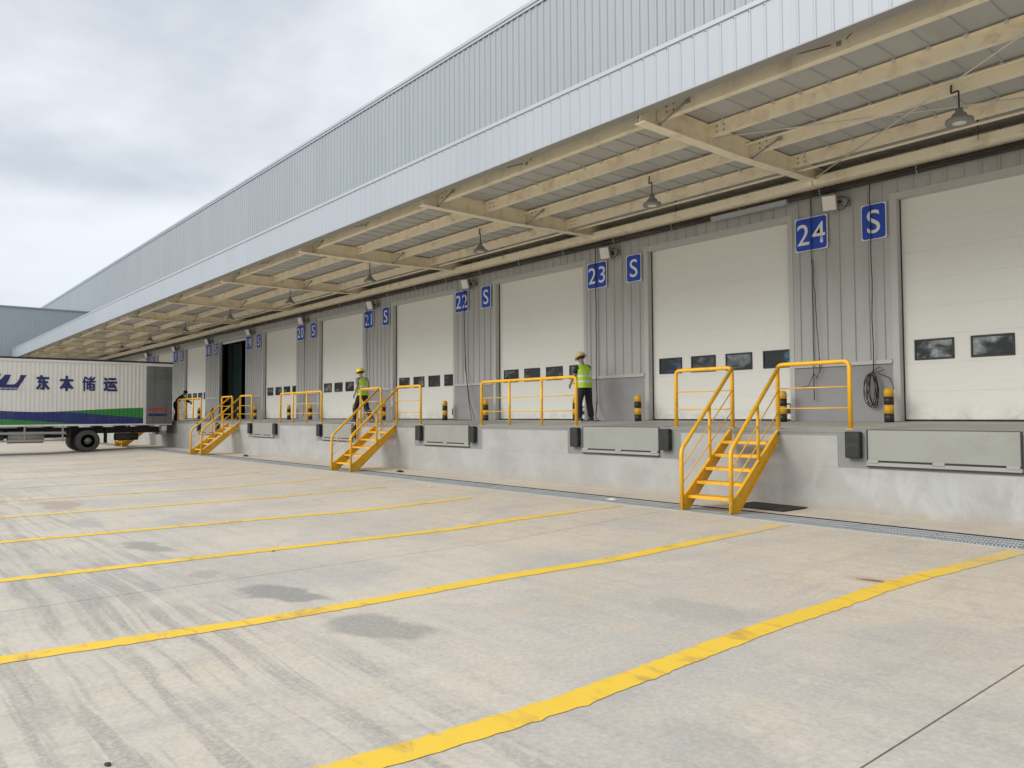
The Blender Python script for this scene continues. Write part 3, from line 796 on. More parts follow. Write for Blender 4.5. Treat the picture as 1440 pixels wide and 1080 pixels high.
# dark service pipe along the wall
pipe = thing('service_pipe', 'dark pipe running along the wall above the loading doors under the canopy', 'pipe', (0, 14.60, 5.93))
mb = MB(); mb.tube([(XL + .2, 0, 0), (XRR - .2, 0, 0)], .072, 12, M['pipe']); mb.build('pipe_run', pipe)
mb = MB(); mb.tube([(-.0, 0, .3), (0, 0, .07)], .01, 5, M['galv']); mb.tube([(0, .086 * math.sin(a), .086 * math.cos(a)) for a in [i * .6 for i in range(11)]], .012, 5, M['galv']); hm = mb.mesh('pipe_clamp')
x = XL + 1
while x < XRR - .5: ob('pipe_clamp', hm, pipe, (x, 0, 0)); x += 1.85
mb = MB(); rr = random.Random(3)
mb.tube([(XL + 1 + i * .5, -.075 + rr.uniform(-.02, .01), -.03 + rr.uniform(-.035, .05)) for i in range(int((XRR - XL - 2) / .5))], .013, 5, M['black']); mb.build('clipped_cable', pipe)
tray = MB().box(0, 1.85, -.05, .05, -.05, .05, M['cap'], .006).build('cable_trunking', None, (-10.25, 14.52, 5.86)); tag(tray, 'short white cable trunking on the dark pipe left of sign twenty-four', 'cable trunking')

# ------------------------------------------------------------------ number and letter signs
def rounded(w, h, r, y, n=5):
    pts = []
    for cx, cz, a0 in ((w / 2 - r, h / 2 - r, 0), (-w / 2 + r, h / 2 - r, 90), (-w / 2 + r, -h / 2 + r, 180), (w / 2 - r, -h / 2 + r, 270)):
        for i in range(n + 1):
            a = R(a0 + 90 * i / n); pts.append((cx + r * math.cos(a), y, cz + r * math.sin(a)))
    return pts
def sign_parts(w, h, txt, tw, th, par):
    mb = MB(); mb.poly(rounded(w, h, .03, 0), M['white'], (0, .012, 0)); mb.build('sign_border', par)
    mb = MB(); mb.poly(rounded(w - .035, h - .035, .06, -.003), M['blue'], (0, .0025, 0)); mb.build('sign_plate', par)
    ob('lettering', text_mesh(txt, tw, th, M['white']), par, (0, -.006, 0))
KS_ = 14.70 / 14.91
for k in range(24, 15, -1):
    x = -8.10 * KS_ + bx(k)
    s = thing('number_sign', f'blue square wall sign reading {NUM[k]} in white digits', 'sign', (x, 14.69, 5.15), 'door number signs')
    sign_parts(.70, .69, str(k), .50 if k == 21 else .60 if k > 19 else .55, .43, s)
    x = -6.81 * KS_ + bx(k)
    s = thing('letter_sign', f'blue upright sign with white letter S right of the sign reading {NUM[k]}', 'sign', (x, 14.69, 5.15), 'letter S signs')
    sign_parts(.48, .69, 'S', .25, .45, s)

# ------------------------------------------------------------------ flood lights
def make_flood():
    t = thing('floodlight', '', 'floodlight')
    rot = Matrix.Rotation(R(24), 3, 'X') @ Matrix.Rotation(R(-18), 3, 'Z')
    rot = Matrix.Rotation(R(16), 3, 'Z') @ Matrix.Rotation(R(20), 3, 'X')
    MB().box(-.15, .15, -.05, .06, -.17, .17, M['lampgrey'], .015, rot, (0, 0, 0)).build('housing', t)
    MB().box(-.125, .125, -.062, -.045, -.14, .14, M['glasswhite'], .004, rot, (0, 0, 0)).build('lens', t)
    mb = MB()
    for i in range(7): mb.box(-.12 + i * .04 - .006, -.12 + i * .04 + .006, .06, .11, -.15, .15, M['lampgrey'], 0, rot, (0, 0, 0))
    mb.build('cooling_fins', t)
    mb = MB(); mb.tube(fillet([(-.17, .0, 0), (-.18, .16, .02), (.18, .16, .02), (.17, .0, 0)], .03, 3), .012, 6, M['black']); mb.box(-.05, .05, .15, .27, -.03, .05, M['black'], .005); mb.build('bracket', t)
    mb = MB(); mb.tube([(.16 * math.cos(a) + .16, .12 + .02 * math.sin(3 * a), .13 * math.sin(a) - .02) for a in [i * .5 for i in range(14)]], .008, 5, M['black']); mb.box(.18, .30, .12, .24, -.08, .06, M['lampgrey'], .01); mb.build('junction_box', t)
    return t
fl0 = make_flood()
for i, k in enumerate(range(24, 15, -1)):
    lab = f'grey floodlight with white lens mounted above the sign reading {NUM[k]}'
    loc = (-7.46 + bx(k), 14.46, 5.63)
    if i == 0: fl0.location = loc; fl0['label'] = lab; fl0['group'] = 'floodlights above the signs'
    else: dup(fl0, loc, lab, 'floodlights above the signs')

# ------------------------------------------------------------------ pendant lamps
def make_pendant():
    t = thing('pendant_lamp', '', 'lamp')
    mb = MB(); mb.lathe([(.0, .19), (.05, .19), (.055, .14), (.09, .12), (.12, .055), (.178, .038), (.184, .0), (.175, -.02), (.14, -.015)], 20, M['lampgrey']); mb.build('lamp_shade', t)
    mb = MB(); mb.lathe([(.0, -.022), (.09, -.022), (.095, -.010)], 16, M['glasswhite']); mb.build('lamp_lens', t)
    mb = MB(); mb.tube(fillet([(-.0, 0, .2), (0, 0, .46), (-.12, .05, .46), (-.12, .07, .62)], .03, 3), .012, 6, M['black']); mb.build('stem', t)
    return t
pl0 = make_pendant()
PL = [(1.4, 'rightmost of the lamps'), (-4.15, 'nearest'), (-9.72, 'second nearest'), (-15.25, 'third nearest'), (-20.8, 'fourth nearest'), (-26.6, 'fifth nearest'), (-32.6, 'sixth nearest'), (-38.6, 'seventh nearest'), (-44.6, 'eighth nearest'), (-50.6, 'ninth nearest')]
for i, (x, w) in enumerate(PL[1:]):
    lab = f'grey bell shaped lamp hanging under the canopy, {w} of the row'
    loc = (x, 11.80, 5.61)
    if i == 0: pl0.location = loc; pl0['label'] = lab; pl0['group'] = 'pendant lamps under the canopy'
    else: dup(pl0, loc, lab, 'pendant lamps under the canopy')

# ------------------------------------------------------------------ dock levelers
def make_leveler():
    t = thing('dock_leveler', '', 'dock leveler')            # origin: middle of the lip at the dock edge
    MB().box(-1.0, 1.0, -.016, .06, -.46, -.008, M['steel'], .004).build('lip_plate', t)
    mb = MB(); mb.box(-1.02, 1.02, -.040, .03, -.54, -.485, M['galvd'], .006)
    mb.box(-1.02, 1.02, -.018, .01, -.49, -.455, M['black']); mb.box(-1.02, 1.02, -.03, .01, -.556, -.541, M['black'])
    mb.build('hinge_bar', t)
    mb = MB()
    for x in (-.92, 0, .92): mb.box(x - .08, x + .08, -.050, -.015, -.50, -.45, M['galvd'], .006)
    mb.build('hinge_lug', t)
    for xs_ in (-1.022, 1.002): MB().box(xs_, xs_ + .02, -.012, .05, -.46, .0, M['black']).build('side_gap_shade', t)  # black strips standing in for the shaded gaps beside the lip
    me = MB(); me.add([(-1.0, -.02, .005), (1.0, -.02, .005), (1.0, 2.2, .005 + 2.2 * .0275), (-1.0, 2.2, .005 + 2.2 * .0275)], [(0, 1, 2, 3)], M['steel']); me.build('deck_plate', t)
    bmb = MB(); bmb.box(-.115, .115, -.105, .0, -.2, .2, M['rubber'], .012)
    for z in (-.11, .0, .11): bmb.lathe([(.0, -.108), (.02, -.108), (.028, -.103)], 8, M['black'], Matrix.Translation((0, 0, z)) @ Matrix.Rotation(-math.pi / 2, 4, 'X') @ Matrix.Scale(-1, 4, (0, 0, 1)))
    bme = bmb.mesh('rubber_bumper')
    ob('rubber_bumper', bme, t, (-1.20, -.004, -.23)); ob('rubber_bumper', bme, t, (1.20, -.004, -.23))
    mb = MB(); mb.box(-1.36, 1.36, .0, .1, -.02, .006, M['rawconc']); mb.build('pit_frame', t)
    return t
lv0 = make_leveler()
LEVL = {25: 'rightmost grey dock leveler with black bumpers, cut off by the photo edge'}
for i, k in enumerate([25, 24, 23, 22, 21, 20, 18]):
    lab = LEVL.get(k, f'grey dock leveler with two black bumpers before the door left of sign {NUM[k]}')
    loc = (-10.45 + bx(k), YD - .008, ZD)
    if i == 0: lv0.location = loc; lv0['label'] = lab; lv0['group'] = 'dock levelers'
    else: dup(lv0, loc, lab, 'dock levelers')

# ------------------------------------------------------------------ bollards
def make_bollard():
    t = thing('bollard', '', 'bollard')
    r = .085
    for i, (a, b) in enumerate(((0, .16), (.32, .47))): MB().lathe([(r, a), (r, b)], 18, M['bblack']).build('black_band', t)
    MB().lathe([(r + .001, .16), (r + .001, .32)], 18, M['byellow']).build('yellow_band', t)
    MB().lathe([(r + .001, .47), (r + .001, .56), (r * .9, .60), (r * .6, .63), (0, .64)], 18, M['byellow']).build('yellow_top', t)
    return t
bo0 = make_bollard(); first = True
for k in range(25, 16, -1):
    for side in (0, 1):
        if k == 25 and side: continue
        x = (-12.38 if side == 0 else -8.52) + bx(k)
        if side == 0: lab = 'black and yellow bollard at the left foot of the rightmost door' if k == 25 else f'black and yellow bollard at the left foot of the door left of sign {NUM[k]}'
        else: lab = f'black and yellow striped bollard just below the sign reading {NUM[k]}'
        loc = (x, 14.40, fz(14.40))
        if first: bo0.location = loc; bo0['label'] = lab; bo0['group'] = 'striped bollards'; first = False
        else: dup(bo0, loc, lab, 'striped bollards')

# ------------------------------------------------------------------ railings and stairs
ZTOP = 2.30
def rail_section(t, x0, x1, mids=(), bare=False):
    """guard rail at the dock edge: hoop, mid posts, two thin rails; t at (0, YD+.06, ZD)"""
    h = ZTOP - ZD
    MB().tube(fillet([(x0, 0, 0), (x0, 0, h), (x1, 0, h), (x1, 0, 0)], .10, 5), .035, 10, M['yellow']).build('top_rail', t)
    for x in mids: MB().tube([(x, 0, 0), (x, 0, h)], .031, 10, M['yellow']).build('post', t)
    for z in (.33, .66): MB().tube([(x0, 0, z), (x1, 0, z)], .011, 6, M['rodw']).build('mid_rail', t)
    mb = MB()
    for x in (x0, x1): mb.box(x - .06, x + .06, -.055, .06, .001, .012, M['yellow'], .003)
    mb.build('base_plate', t)
RY = YD + .06
def make_stair():
    t = thing('steel_staircase', '', 'staircase')                 # origin on the ground at the foot, between the strings
    run = YD - .02 - 9.95; hw = .41; zt = ZD - .03
    sl = zt / run
    for s in (-1, 1):
        x = s * hw; mb = MB()
        # channel string: plumb cut ends
        a = .02; pts = [(0, -.06), (.17, -.06), (run, zt - .15), (run, zt), (run - .05, zt), (0, .13)]
        th = .012
        mb.poly([(x - s * .0, y, z) for y, z in pts], M['yellow'], (s * th, 0, 0))
        # flanges
        def fl(p, q, w, thk): 
            (y0, z0), (y1, z1) = p, q; d = Vector((0, y1 - y0, z1 - z0)).normalized(); nrm = Vector((0, -d.z, d.y)) * thk
            o = Vector((x, 0, 0)); A = o + Vector((0, y0, z0)); B = o + Vector((0, y1, z1)); wv = Vector((s * w, 0, 0))
            mb.add([A, B, B + wv, A + wv, A + nrm, B + nrm, B + wv + nrm, A + wv + nrm], [(0, 1, 2, 3), (7, 6, 5, 4), (0, 4, 5, 1), (1, 5, 6, 2), (2, 6, 7, 3), (3, 7, 4, 0)], M['yellow'])
        fl((0, .13), (run - .05, zt), .045, .008); fl((.17, -.06), (run, zt - .15), .045, .008)
        mb.build('string', t)
        # foot plate
        MB().box(x - .07, x + .08, -.06, .22, -.068, -.054, M['yellow'], .003).build('foot_plate', t)
        # handrail: foot post, slope, top post
        hh = .98
        y_top = run + .08
        p0 = (x + s * .02, .03, .0); p1 = (x + s * .02, .03, .93); p2 = (x + s * .02, y_top - .02, ZTOP - .02)
        MB().tube(fillet([p0, p1, p2], .10, 5), .033, 10, M['yellow']).build('handrail', t)
        ym = run * .56; zm = .17 + ym * sl * .93
        MB().tube([(x + s * .02, ym, zm - .1), (x + s * .02, ym, .93 + (ZTOP - .95) * (ym - .03) / (y_top - .05))], .026, 8, M['yellow']).build('post', t)
        for f in (.34, .67):
            MB().tube([(x + s * .02, .03, .12 + f * .78), (x + s * .02, y_top - .02, ZD + f * (ZTOP - ZD) - .05)], .010, 6, M['rodw']).build('mid_rail', t)
    for i in range(1, 6):
        z = ZD / 6 * i; y = (z - .06) / sl
        mb = MB(); mb.box(-hw + .012, hw - .012, y - .05, y + .21, z - .012, z, M['tread']); mb.box(-hw + .012, hw - .012, y - .056, y - .05, z - .045, z + .003, M['yellow'])
        for q in range(9):
            mb.box(-hw + .05 + q * .082, -hw + .09 + q * .082, y - .03, y + .18, z, z + .003, M['tread'])
        mb.build('tread', t)
    return t
st0 = make_stair()
SX = -7.38
for i, k in enumerate((24, 22, 20, 18)):
    lab = {24: 'nearest yellow steel staircase, right of the door with the blue window film', 22: 'yellow steel staircase in front of the worker in the yellow hard hat', 20: 'yellow steel staircase in front of the open dark doorway', 18: 'yellow steel staircase partly hidden and seen under the truck'}[k]
    loc = (SX + .15 + bx(k), 9.95, .0)
    if i == 0: st0.location = loc; st0.rotation_euler = (0, 0, R(5.3)); st0['label'] = lab; st0['group'] = 'yellow staircases'
    else:
        c = dup(st0, (loc[0] + .10, loc[1], loc[2]), lab, 'yellow staircases'); c.rotation_euler = (0, 0, R(8.8))
def place_rails(make, ks, lab, name, group):
    t0 = None
    for k in ks:
        loc = (bx(k), RY, fz(RY))
        if t0 is None:
            t0 = thing(name, lab(k), 'railing', loc, group); make(t0)
        else: dup(t0, loc, lab(k), group)
place_rails(lambda t: rail_section(t, -9.08, -7.86), (24, 22, 20, 18), lambda k: f'short yellow guard rail left of the staircase below sign {NUM[k]}', 'guard_rail', 'short guard rails by the stairs')
place_rails(lambda t: rail_section(t, -6.98, -5.75), (24, 22, 20, 18), lambda k: f'short yellow guard rail right of the staircase below sign {NUM[k]}', 'guard_rail', 'short guard rails by the stairs')
place_rails(lambda t: rail_section(t, -9.03, -5.73, (-7.96, -6.83)), (23, 21, 19), lambda k: f'long yellow guard rail with four posts on the platform edge below sign {NUM[k]}', 'guard_rail', 'long guard rails between levelers')

# dark mat beside the nearest stair
mat_ = MB().box(-.5, .5, -.34, .34, 0, .014, M['rubber'], .004).build('rubber_mat', None, (-6.88, 11.12, .004)); mat_.rotation_euler = (0, 0, R(-3))
tag(mat_, 'flat black rubber mat lying on the ground beside the nearest yellow staircase', 'mat')

# ------------------------------------------------------------------ hanging cables
def hang(name, pts, r, label, extra=None):
    mb = MB(); mb.tube(pts, r, 6, M['black'])
    if extra:
        for e in extra: mb.tube(e, r * .8, 5, M['black'])
    o = mb.build(name); tag(o, label, 'cable', 'hanging cables')
    return o
yc = 14.66
def vline(x, z0, z1, amp, seed, y=yc, n=14, lean=0):
    rr = random.Random(seed); return [(x + rr.uniform(-amp, amp) + lean * i / n, y + rr.uniform(-.01, .01), z0 + (z1 - z0) * i / n) for i in range(n + 1)]
x = -8.08 * KS_
hang('hanging_cable', vline(x, 5.9, 1.75, .006, 1), .009, 'black cable hanging down across the sign reading twenty-four to the platform rail', [vline(x + .015, 4.6, 2.3, .012, 5, lean=.12), [(x + .12, yc, 2.6), (x + .16, yc, 2.4), (x + .05, yc, 2.2), (x, yc, 2.3)], [(x, yc, 2.3), (x - .12, yc, 2.05), (x - .28, yc, 2.02)]])
xs = -6.86 * KS_
loops = []
rr = random.Random(9)
for i in range(7):
    cx, cz, rx, rz = xs + rr.uniform(-.05, .05), 1.93 + rr.uniform(-.04, .04), rr.uniform(.06, .17), rr.uniform(.26, .34); tw = rr.uniform(-.15, .15)
    loops.append([(cx + rx * math.cos(a) + tw * math.sin(a) * .2, 14.64 - .02 * i * .5, cz + rz * math.sin(a)) for a in [j * .45 for j in range(15)]])
loops.append([(xs + .08, 14.64, 2.25), (xs + .3, 14.64, 2.15), (xs + .38, 14.64, 1.95), (xs + .25, 14.64, 1.75)])
loops.append([(xs - .02, 14.64, 2.28), (xs + .12, 14.64, 2.36), (xs + .2, 14.64, 2.3), (xs + .02, 14.64, 2.26)])
hang('coiled_cable', vline(xs, 5.9, 2.25, .008, 2), .010, 'black cable hanging across an S sign and ending in a coil on the plinth', loops)
x = -14.20 * KS_
hang('hanging_cable', vline(x, 5.9, 1.75, .008, 3), .011, 'black cable hanging beside the worker in the straw helmet to a tangle on the floor', [[(x, yc, 1.8), (x + .08, yc - .1, 1.6), (x + .25, yc - .3, 1.42), (x + .55, yc - .5, fz(14.1) + .02), (x + .2, yc - .7, fz(13.9) + .02)], [(x, yc, 1.85), (x + .15, yc - .2, 1.5), (x + .4, yc - .45, fz(14.2) + .02), (x + .7, yc - .6, fz(14.0) + .02)]])
x = -20.1 * KS_
hang('hanging_cable', [(x, yc, 5.9), (x + .01, yc, 4.6), (x + .06, yc, 3.4), (x + .2, yc - .05, 2.6), (x + .45, yc - .15, 1.9), (x + .8, yc - .3, fz(14.3) + .02), (x + .2, yc - .4, fz(14.2) + .02), (x - .2, yc - .3, fz(14.3) + .02)], .011, 'black cable hanging slack below sign twenty-two down to the floor',
     [[(x + .02, yc, 4.4), (x + .12, yc - .05, 3.0), (x + .5, yc - .15, 1.9), (x + .95, yc - .3, fz(14.3) + .02)]])
x = -26.42 * KS_; hang('hanging_cable', vline(x, 5.9, 1.5, .01, 4), .010, 'black cable hanging below sign twenty-one')
x = -32.0 * KS_; hang('hanging_cable', vline(x, 5.9, 1.5, .01, 6), .010, 'black cable hanging below sign twenty', [[(x, yc, 1.6), (x + .2, yc - .2, 1.4), (x + .5, yc - .4, fz(14.2) + .02)]])

# ------------------------------------------------------------------ truck
TX = -39.2; TYR, TYF = 11.42, 1.7; ZB, ZC = 1.14, 3.98
trk = thing('box_truck', 'long white box truck with blue and green stripes backed up to the dock', 'truck', (TX, 7.8, gz(7.8)))
def PT(mb, name, parent=trk): return mb.build(name, parent, (-TX, -7.8, -gz(7.8)))
# ribbed side panel
mb = MB(); pitch = .17; prof = []; y = TYF
while y < TYR - .05:
    prof += [(y, 0), (y + .055, 0), (y + .075, -.03), (y + .15, -.03)]; y += pitch
prof.append((TYR, 0)); k = len(prof)
sidev = lambda X, sg: ([(X + sg * d, y, ZB) for y, d in prof] + [(X + sg * d, y, ZC) for y, d in prof])
o = bpy.data.objects
mbs = MB(); mbs.add([(d, y, z) for (d, y, z) in sidev(0, 1)], [(i, i + 1, k + i + 1, k + i) for i in range(k - 1)], M['truckside'])
sd_ = mbs.build('side_panel', trk, (0, -7.8, -gz(7.8)))
mbs = MB(); mbs.add([(d, y, z) for (d, y, z) in sidev(0, -1)], [(i, i + 1, k + i + 1, k + i) for i in range(k - 1)], M['truckside'])
mbs.build('side_panel', trk, (-2.5, -7.8, -gz(7.8)))
mb = MB(); mb.box(TX - 2.5, TX, TYF, TYR, ZC, ZC + .03, M['truckwhite']); mb.box(TX - 2.46, TX - .04, TYF, TYF + .05, ZB, ZC, M['truckwhite']); mb.box(TX - 2.46, TX - .04, TYF, TYR, ZB - .02, ZB + .06, M['chassis']); PT(mb, 'cargo_box')
mb = MB(); mb.box(TX - .04, TX + .03, TYF, TYR, ZC - .06, ZC + .05, M['truckwhite'], .01); mb.box(TX - .04, TX + .035, TYF - .1, TYR + .02, ZC + .05, ZC + .13, M['black'], .01); PT(mb, 'roof_rail')
mb = MB(); mb.box(TX - .06, TX + .03, TYF, TYR, ZB - .06, ZB + .02, M['truckwhite'], .01); PT(mb, 'sill_rail')
mb = MB(); mb.box(TX - .05, TX + .025, TYR - 1.30, TYR - 1.18, ZB, ZC, M['truckwhite'], .008); mb.box(TX - .06, TX + .02, TYR - .08, TYR, ZB, ZC, M['truckwhite'], .008); PT(mb, 'corner_post')
rd = MB(); Y0, Y1 = TYR - 1.19, TYR - .02
rd.box(TX + .04, TX + .07, Y0, Y1, ZB + .0, ZC - .09, M['doorgrey'], .005)
z = ZB + .12
while z < ZC - .2: rd.box(TX + .0705, TX + .085, Y0 + .05, Y1 - .05, z, z + .11, M['doorgrey'], .006); z += .19
rear = PT(rd, 'rear_door'); rear['label'] = 'grey rear door folded open against the side'
mb = MB(); mb.box(TX + .0855, TX + .088, Y0 + .08, Y1 - .25, 1.74, 1.90, M['red']); 
PT(mb, 'red_band', rear).matrix_parent_inverse = Matrix()
rb = rear.children[0]; rb.location = (0, 0, 0)
mb = MB(); mb.box(TX + .0855, TX + .088, Y0 + .08, Y1 - .25, 1.50, 1.62, M['navy']); rr = random.Random(5); y = Y0 + .12
q = mb.build('blue_band', rear)
mb = MB(); mb.box(TX + .045, TX + .09, Y0, Y1, ZC - .09, ZC - .03, M['white'], .005); mb.build('door_top_trim', rear)
mb = MB()
for y in (Y0 + .3, Y0 + .85): mb.tube([(TX + .10, y, ZB + .05), (TX + .10, y, ZC - .12)], .014, 6, M['doorgrey'])
mb.build('lock_bar', rear)
# chassis
mb = MB()
for x in (TX - .85, TX - 1.65): mb.box(x - .05, x + .05, -1.2, TYR - .2, .72, 1.0, M['chassis'])
for y in range(2, 11): mb.box(TX - 2.4, TX - .1, y + .35, y + .43, 1.0, 1.1, M['chassis'])
mb.box(TX - 1.25, TX - 1.1, 3, 7.5, .55, .7, M['chassis']); mb.box(TX - 1.6, TX - .9, 7.6, 8.0, .28, .55, M['chassis'], .05)
PT(mb, 'chassis')
mb = MB(); mb.box(TX - .02, TX + .01, 1.9, 6.9, .75, .84, M['guard'], .008); mb.box(TX - .02, TX + .01, 1.9, 6.9, .42, .50, M['guard'], .008)
for y in (2.2, 3.9, 5.3, 6.75): mb.box(TX - .06, TX - .021, y, y + .07, .40, 1.08, M['guard'], .006)
PT(mb, 'side_guard')
mb = MB(); mb.box(TX - .75, TX - .15, 3.0, 4.6, .42, .95, M['chassis'], .03); PT(mb, 'tool_box')
mb = MB(); mb.tube([(TX - .45, 4.75, .62), (TX - .45, 6.1, .62)], .27, 16, M['guard']); PT(mb, 'fuel_tank')
mb = MB(); mb.tube([(TX - .5, 9.0, .55), (TX - .5, 10.0, .55)], .17, 14, M['chassis']); PT(mb, 'air_tank')
for ya in (7.07, 8.56): mb = MB(); mb.box(TX - .62, TX - .05, ya, ya + .03, .28, 1.0, M['rubber']); PT(mb, 'mud_flap')
mb = MB(); mb.box(TX - 2.4, TX - .1, TYR - .35, TYR - .25, .62, .78, M['truckwhite'], .01); mb.box(TX - .5, TX - .05, TYR - .45, TYR - .22, .8, 1.06, M['truckwhite'], .02); PT(mb, 'rear_bumper')
mb = MB()
for y in (10.75, 10.92, 11.05): mb.tube([(TX - .03, y, .68), (TX + .0, y, .68)], .07, 12, M['chassis']); mb.tube([(TX + .0, y, .68), (TX + .012, y, .68)], .05, 12, M['lightred'] if y < 10.9 else M['galv'])
PT(mb, 'tail_light')
def wheel_mesh(rad, wdt):
    t = MB(); R90 = Matrix.Rotation(math.pi / 2, 4, 'Y')
    t.lathe([(.29 * 2 * rad, -wdt / 2 + .03), (rad * .88, -wdt / 2), (rad * .97, -wdt / 2 + .035), (rad, -wdt / 2 + .07), (rad, wdt / 2 - .07), (rad * .97, wdt / 2 - .035), (rad * .88, wdt / 2), (.29 * 2 * rad, wdt / 2 - .03)], 32, M['tyre'], R90)
    return t.mesh('wheel')
def rim_mesh(rad, wdt, dish):
    t = MB(); R90 = Matrix.Rotation(math.pi / 2, 4, 'Y')
    t.lathe([(.30 * 2 * rad, wdt / 2 - .03), (.27 * 2 * rad, wdt / 2 - .035), (.25 * 2 * rad, wdt / 2 - dish), (.17 * 2 * rad, wdt / 2 - dish - .01), (.13 * 2 * rad, wdt / 2 - dish + .03), (.11 * 2 * rad, wdt / 2 - dish + .10), (.0, wdt / 2 - dish + .11)], 24, M['rim'], R90)
    for i in range(8):
        a = i * math.pi / 4; t.lathe([(.016, 0), (.016, .035), (0, .036)], 6, M['galv'], Matrix.Translation((wdt / 2 - dish, .29 * rad * 1.1 * math.cos(a), .29 * rad * 1.1 * math.sin(a))) @ R90)
    return t.mesh('rim')
wm, rm = wheel_mesh(.5, .27), rim_mesh(.5, .27, .06)
for (x, y) in ((-.15, 0), (-.46, 0), (-2.04, 0), (-2.35, 0), (-.2, -6.6), (-2.3, -6.6)):
    w = ob('wheel', wm, trk, (x, y, .5 + gz(7.8 + y) - gz(7.8)))
    if x in (-.15, -.2): ob('rim', rm, w)
# cab (outside the picture, still there)
mb = MB(); cy0, cy1 = -.55, 1.45
mb.poly([(TX - .05, cy1, .55), (TX - .05, cy1, 3.1), (TX - .05, cy0 + .35, 3.1), (TX - .05, cy0, 1.9), (TX - .05, cy0 - .05, .55)], M['truckwhite'], (-2.4, 0, 0)); PT(mb, 'cab')
mb = MB(); mb.poly([(TX - .045, cy1 - .5, 1.95), (TX - .045, cy1 - .5, 2.75), (TX - .045, cy0 + .45, 2.75), (TX - .045, cy0 + .2, 1.95)], M['glass'], (-.003, 0, 0)); PT(mb, 'side_window')
mb = MB(); mb.add([(TX - .2, cy0 - .004, 1.95), (TX - 2.3, cy0 - .004, 1.95), (TX - 2.3, cy0 + .29, 2.9), (TX - .2, cy0 + .29, 2.9)], [(0, 1, 2, 3)], M['glass']); mb.v = [(a, b - .01, c) for a, b, c in mb.v]; PT(mb, 'windscreen')
# printed characters: strokes as flat film, u to the right (+y), v up, unit square
CH = {
    0: [[(.12, .86), (.88, .86)], [(.40, 1.0), (.22, .56), (.80, .56)], [(.55, .70), (.55, .08), (.40, .10)], [(.30, .36), (.12, .10)], [(.70, .36), (.90, .10)]],
    1: [[(.06, .74), (.94, .74)], [(.5, 1.0), (.5, .0)], [(.44, .72), (.30, .40), (.08, .16)], [(.56, .72), (.70, .40), (.92, .16)], [(.33, .22), (.67, .22)]],
    2: [[(.20, 1.0), (.06, .62)], [(.14, .74), (.14, .0)], [(.30, .95), (.36, .88)], [(.24, .66), (.36, .66), (.36, .12), (.44, .2)], [(.46, .86), (.80, .86)], [(.62, 1.0), (.62, .66)], [(.42, .66), (.96, .66)], [(.92, .98), (.46, .42)], [(.58, .46), (.58, .04)], [(.58, .46), (.90, .46), (.90, .04), (.58, .04)], [(.58, .25), (.90, .25)]],
    3: [[(.40, .90), (.88, .90)], [(.32, .64), (.98, .64)], [(.58, .62), (.42, .30), (.86, .32)], [(.76, .46), (.92, .22)], [(.08, .92), (.18, .82)], [(.02, .60), (.18, .60), (.18, .20), (.06, .06)], [(.14, .16), (.34, .04), (.98, .04)]],
}
def strokes(mb, segs, y0, z0, w, h, th, X, m):
    def P(u, v): return Vector((X, y0 + u * w, z0 + v * h))
    n = 0
    for s in segs:
        for a, b in zip(s, s[1:]):
            A, B = P(*a), P(*b); d = (B - A).normalized(); A -= d * th * .4; B += d * th * .4
            nn = Vector((0, -d.z, d.y)) * th / 2; n += 1; e = Vector((.0006 * n, 0, 0))
            mb.add([A + nn + e, A - nn + e, B - nn + e, B + nn + e], [(0, 1, 2, 3)], m)
for i, cy in enumerate((5.98, 6.90, 7.80, 8.68)):
    mb = MB(); strokes(mb, CH[i], cy - .26, 2.69, .52, .60, .105 if i != 2 else .074, TX + .004, M['navy']); PT(mb, 'printed_character')
def cp(x, y): return (TX + .004, 4.40 + x / 5.54 * .0277, 3.30 - ((y - 270) / 5.54) * .0335)
mb = MB(); mb.poly([cp(*q) for q in [(34, 267), (80, 267), (46, 336), (98, 336), (122, 322), (140, 295), (146, 267), (194, 267), (132, 360), (-150, 360), (-150, 332), (-30, 318), (5, 300), (24, 283)]], M['navy'], (.001, 0, 0))
mb.poly([cp(*q) for q in [(-150, 366), (128, 366), (124, 374), (-150, 374)]], M['navy'], (.001, 0, 0))
mb.poly([cp(*q) for q in [(-60, 262), (10, 262), (-2, 282), (-60, 296)]], M['green'], (.001, 0, 0)); PT(mb, 'printed_logo')


# ------------------------------------------------------------------ people
def skin_mesh(joints, edges, mats, levels=1, root=None):
    """joints {name:(pos, radius)}; returns a closed, smooth mesh grown on the skeleton"""
    names = list(joints); me = bpy.data.meshes.new('body')
    me.from_pydata([joints[n][0] for n in names], [(names.index(a), names.index(b)) for a, b in edges], [])
    o = bpy.data.objects.new('body', me); COL.objects.link(o)
    md = o.modifiers.new('skin', 'SKIN'); md.use_smooth_shade = True
    for i, n in enumerate(names):
        r = joints[n][1]; r = r if isinstance(r, tuple) else (r, r)
        me.skin_vertices[0].data[i].radius = r
        me.skin_vertices[0].data[i].use_root = (n == (root or names[0]))
    sb = o.modifiers.new('sub', 'SUBSURF'); sb.levels = levels; sb.render_levels = levels
    dg = bpy.context.evaluated_depsgraph_get(); dg.update()
    res = bpy.data.meshes.new_from_object(o.evaluated_get(dg))
    bpy.data.objects.remove(o)
    res.materials.clear()
    for m in mats: res.materials.append(m)
    for p in res.polygons: p.use_smooth = True
    return res


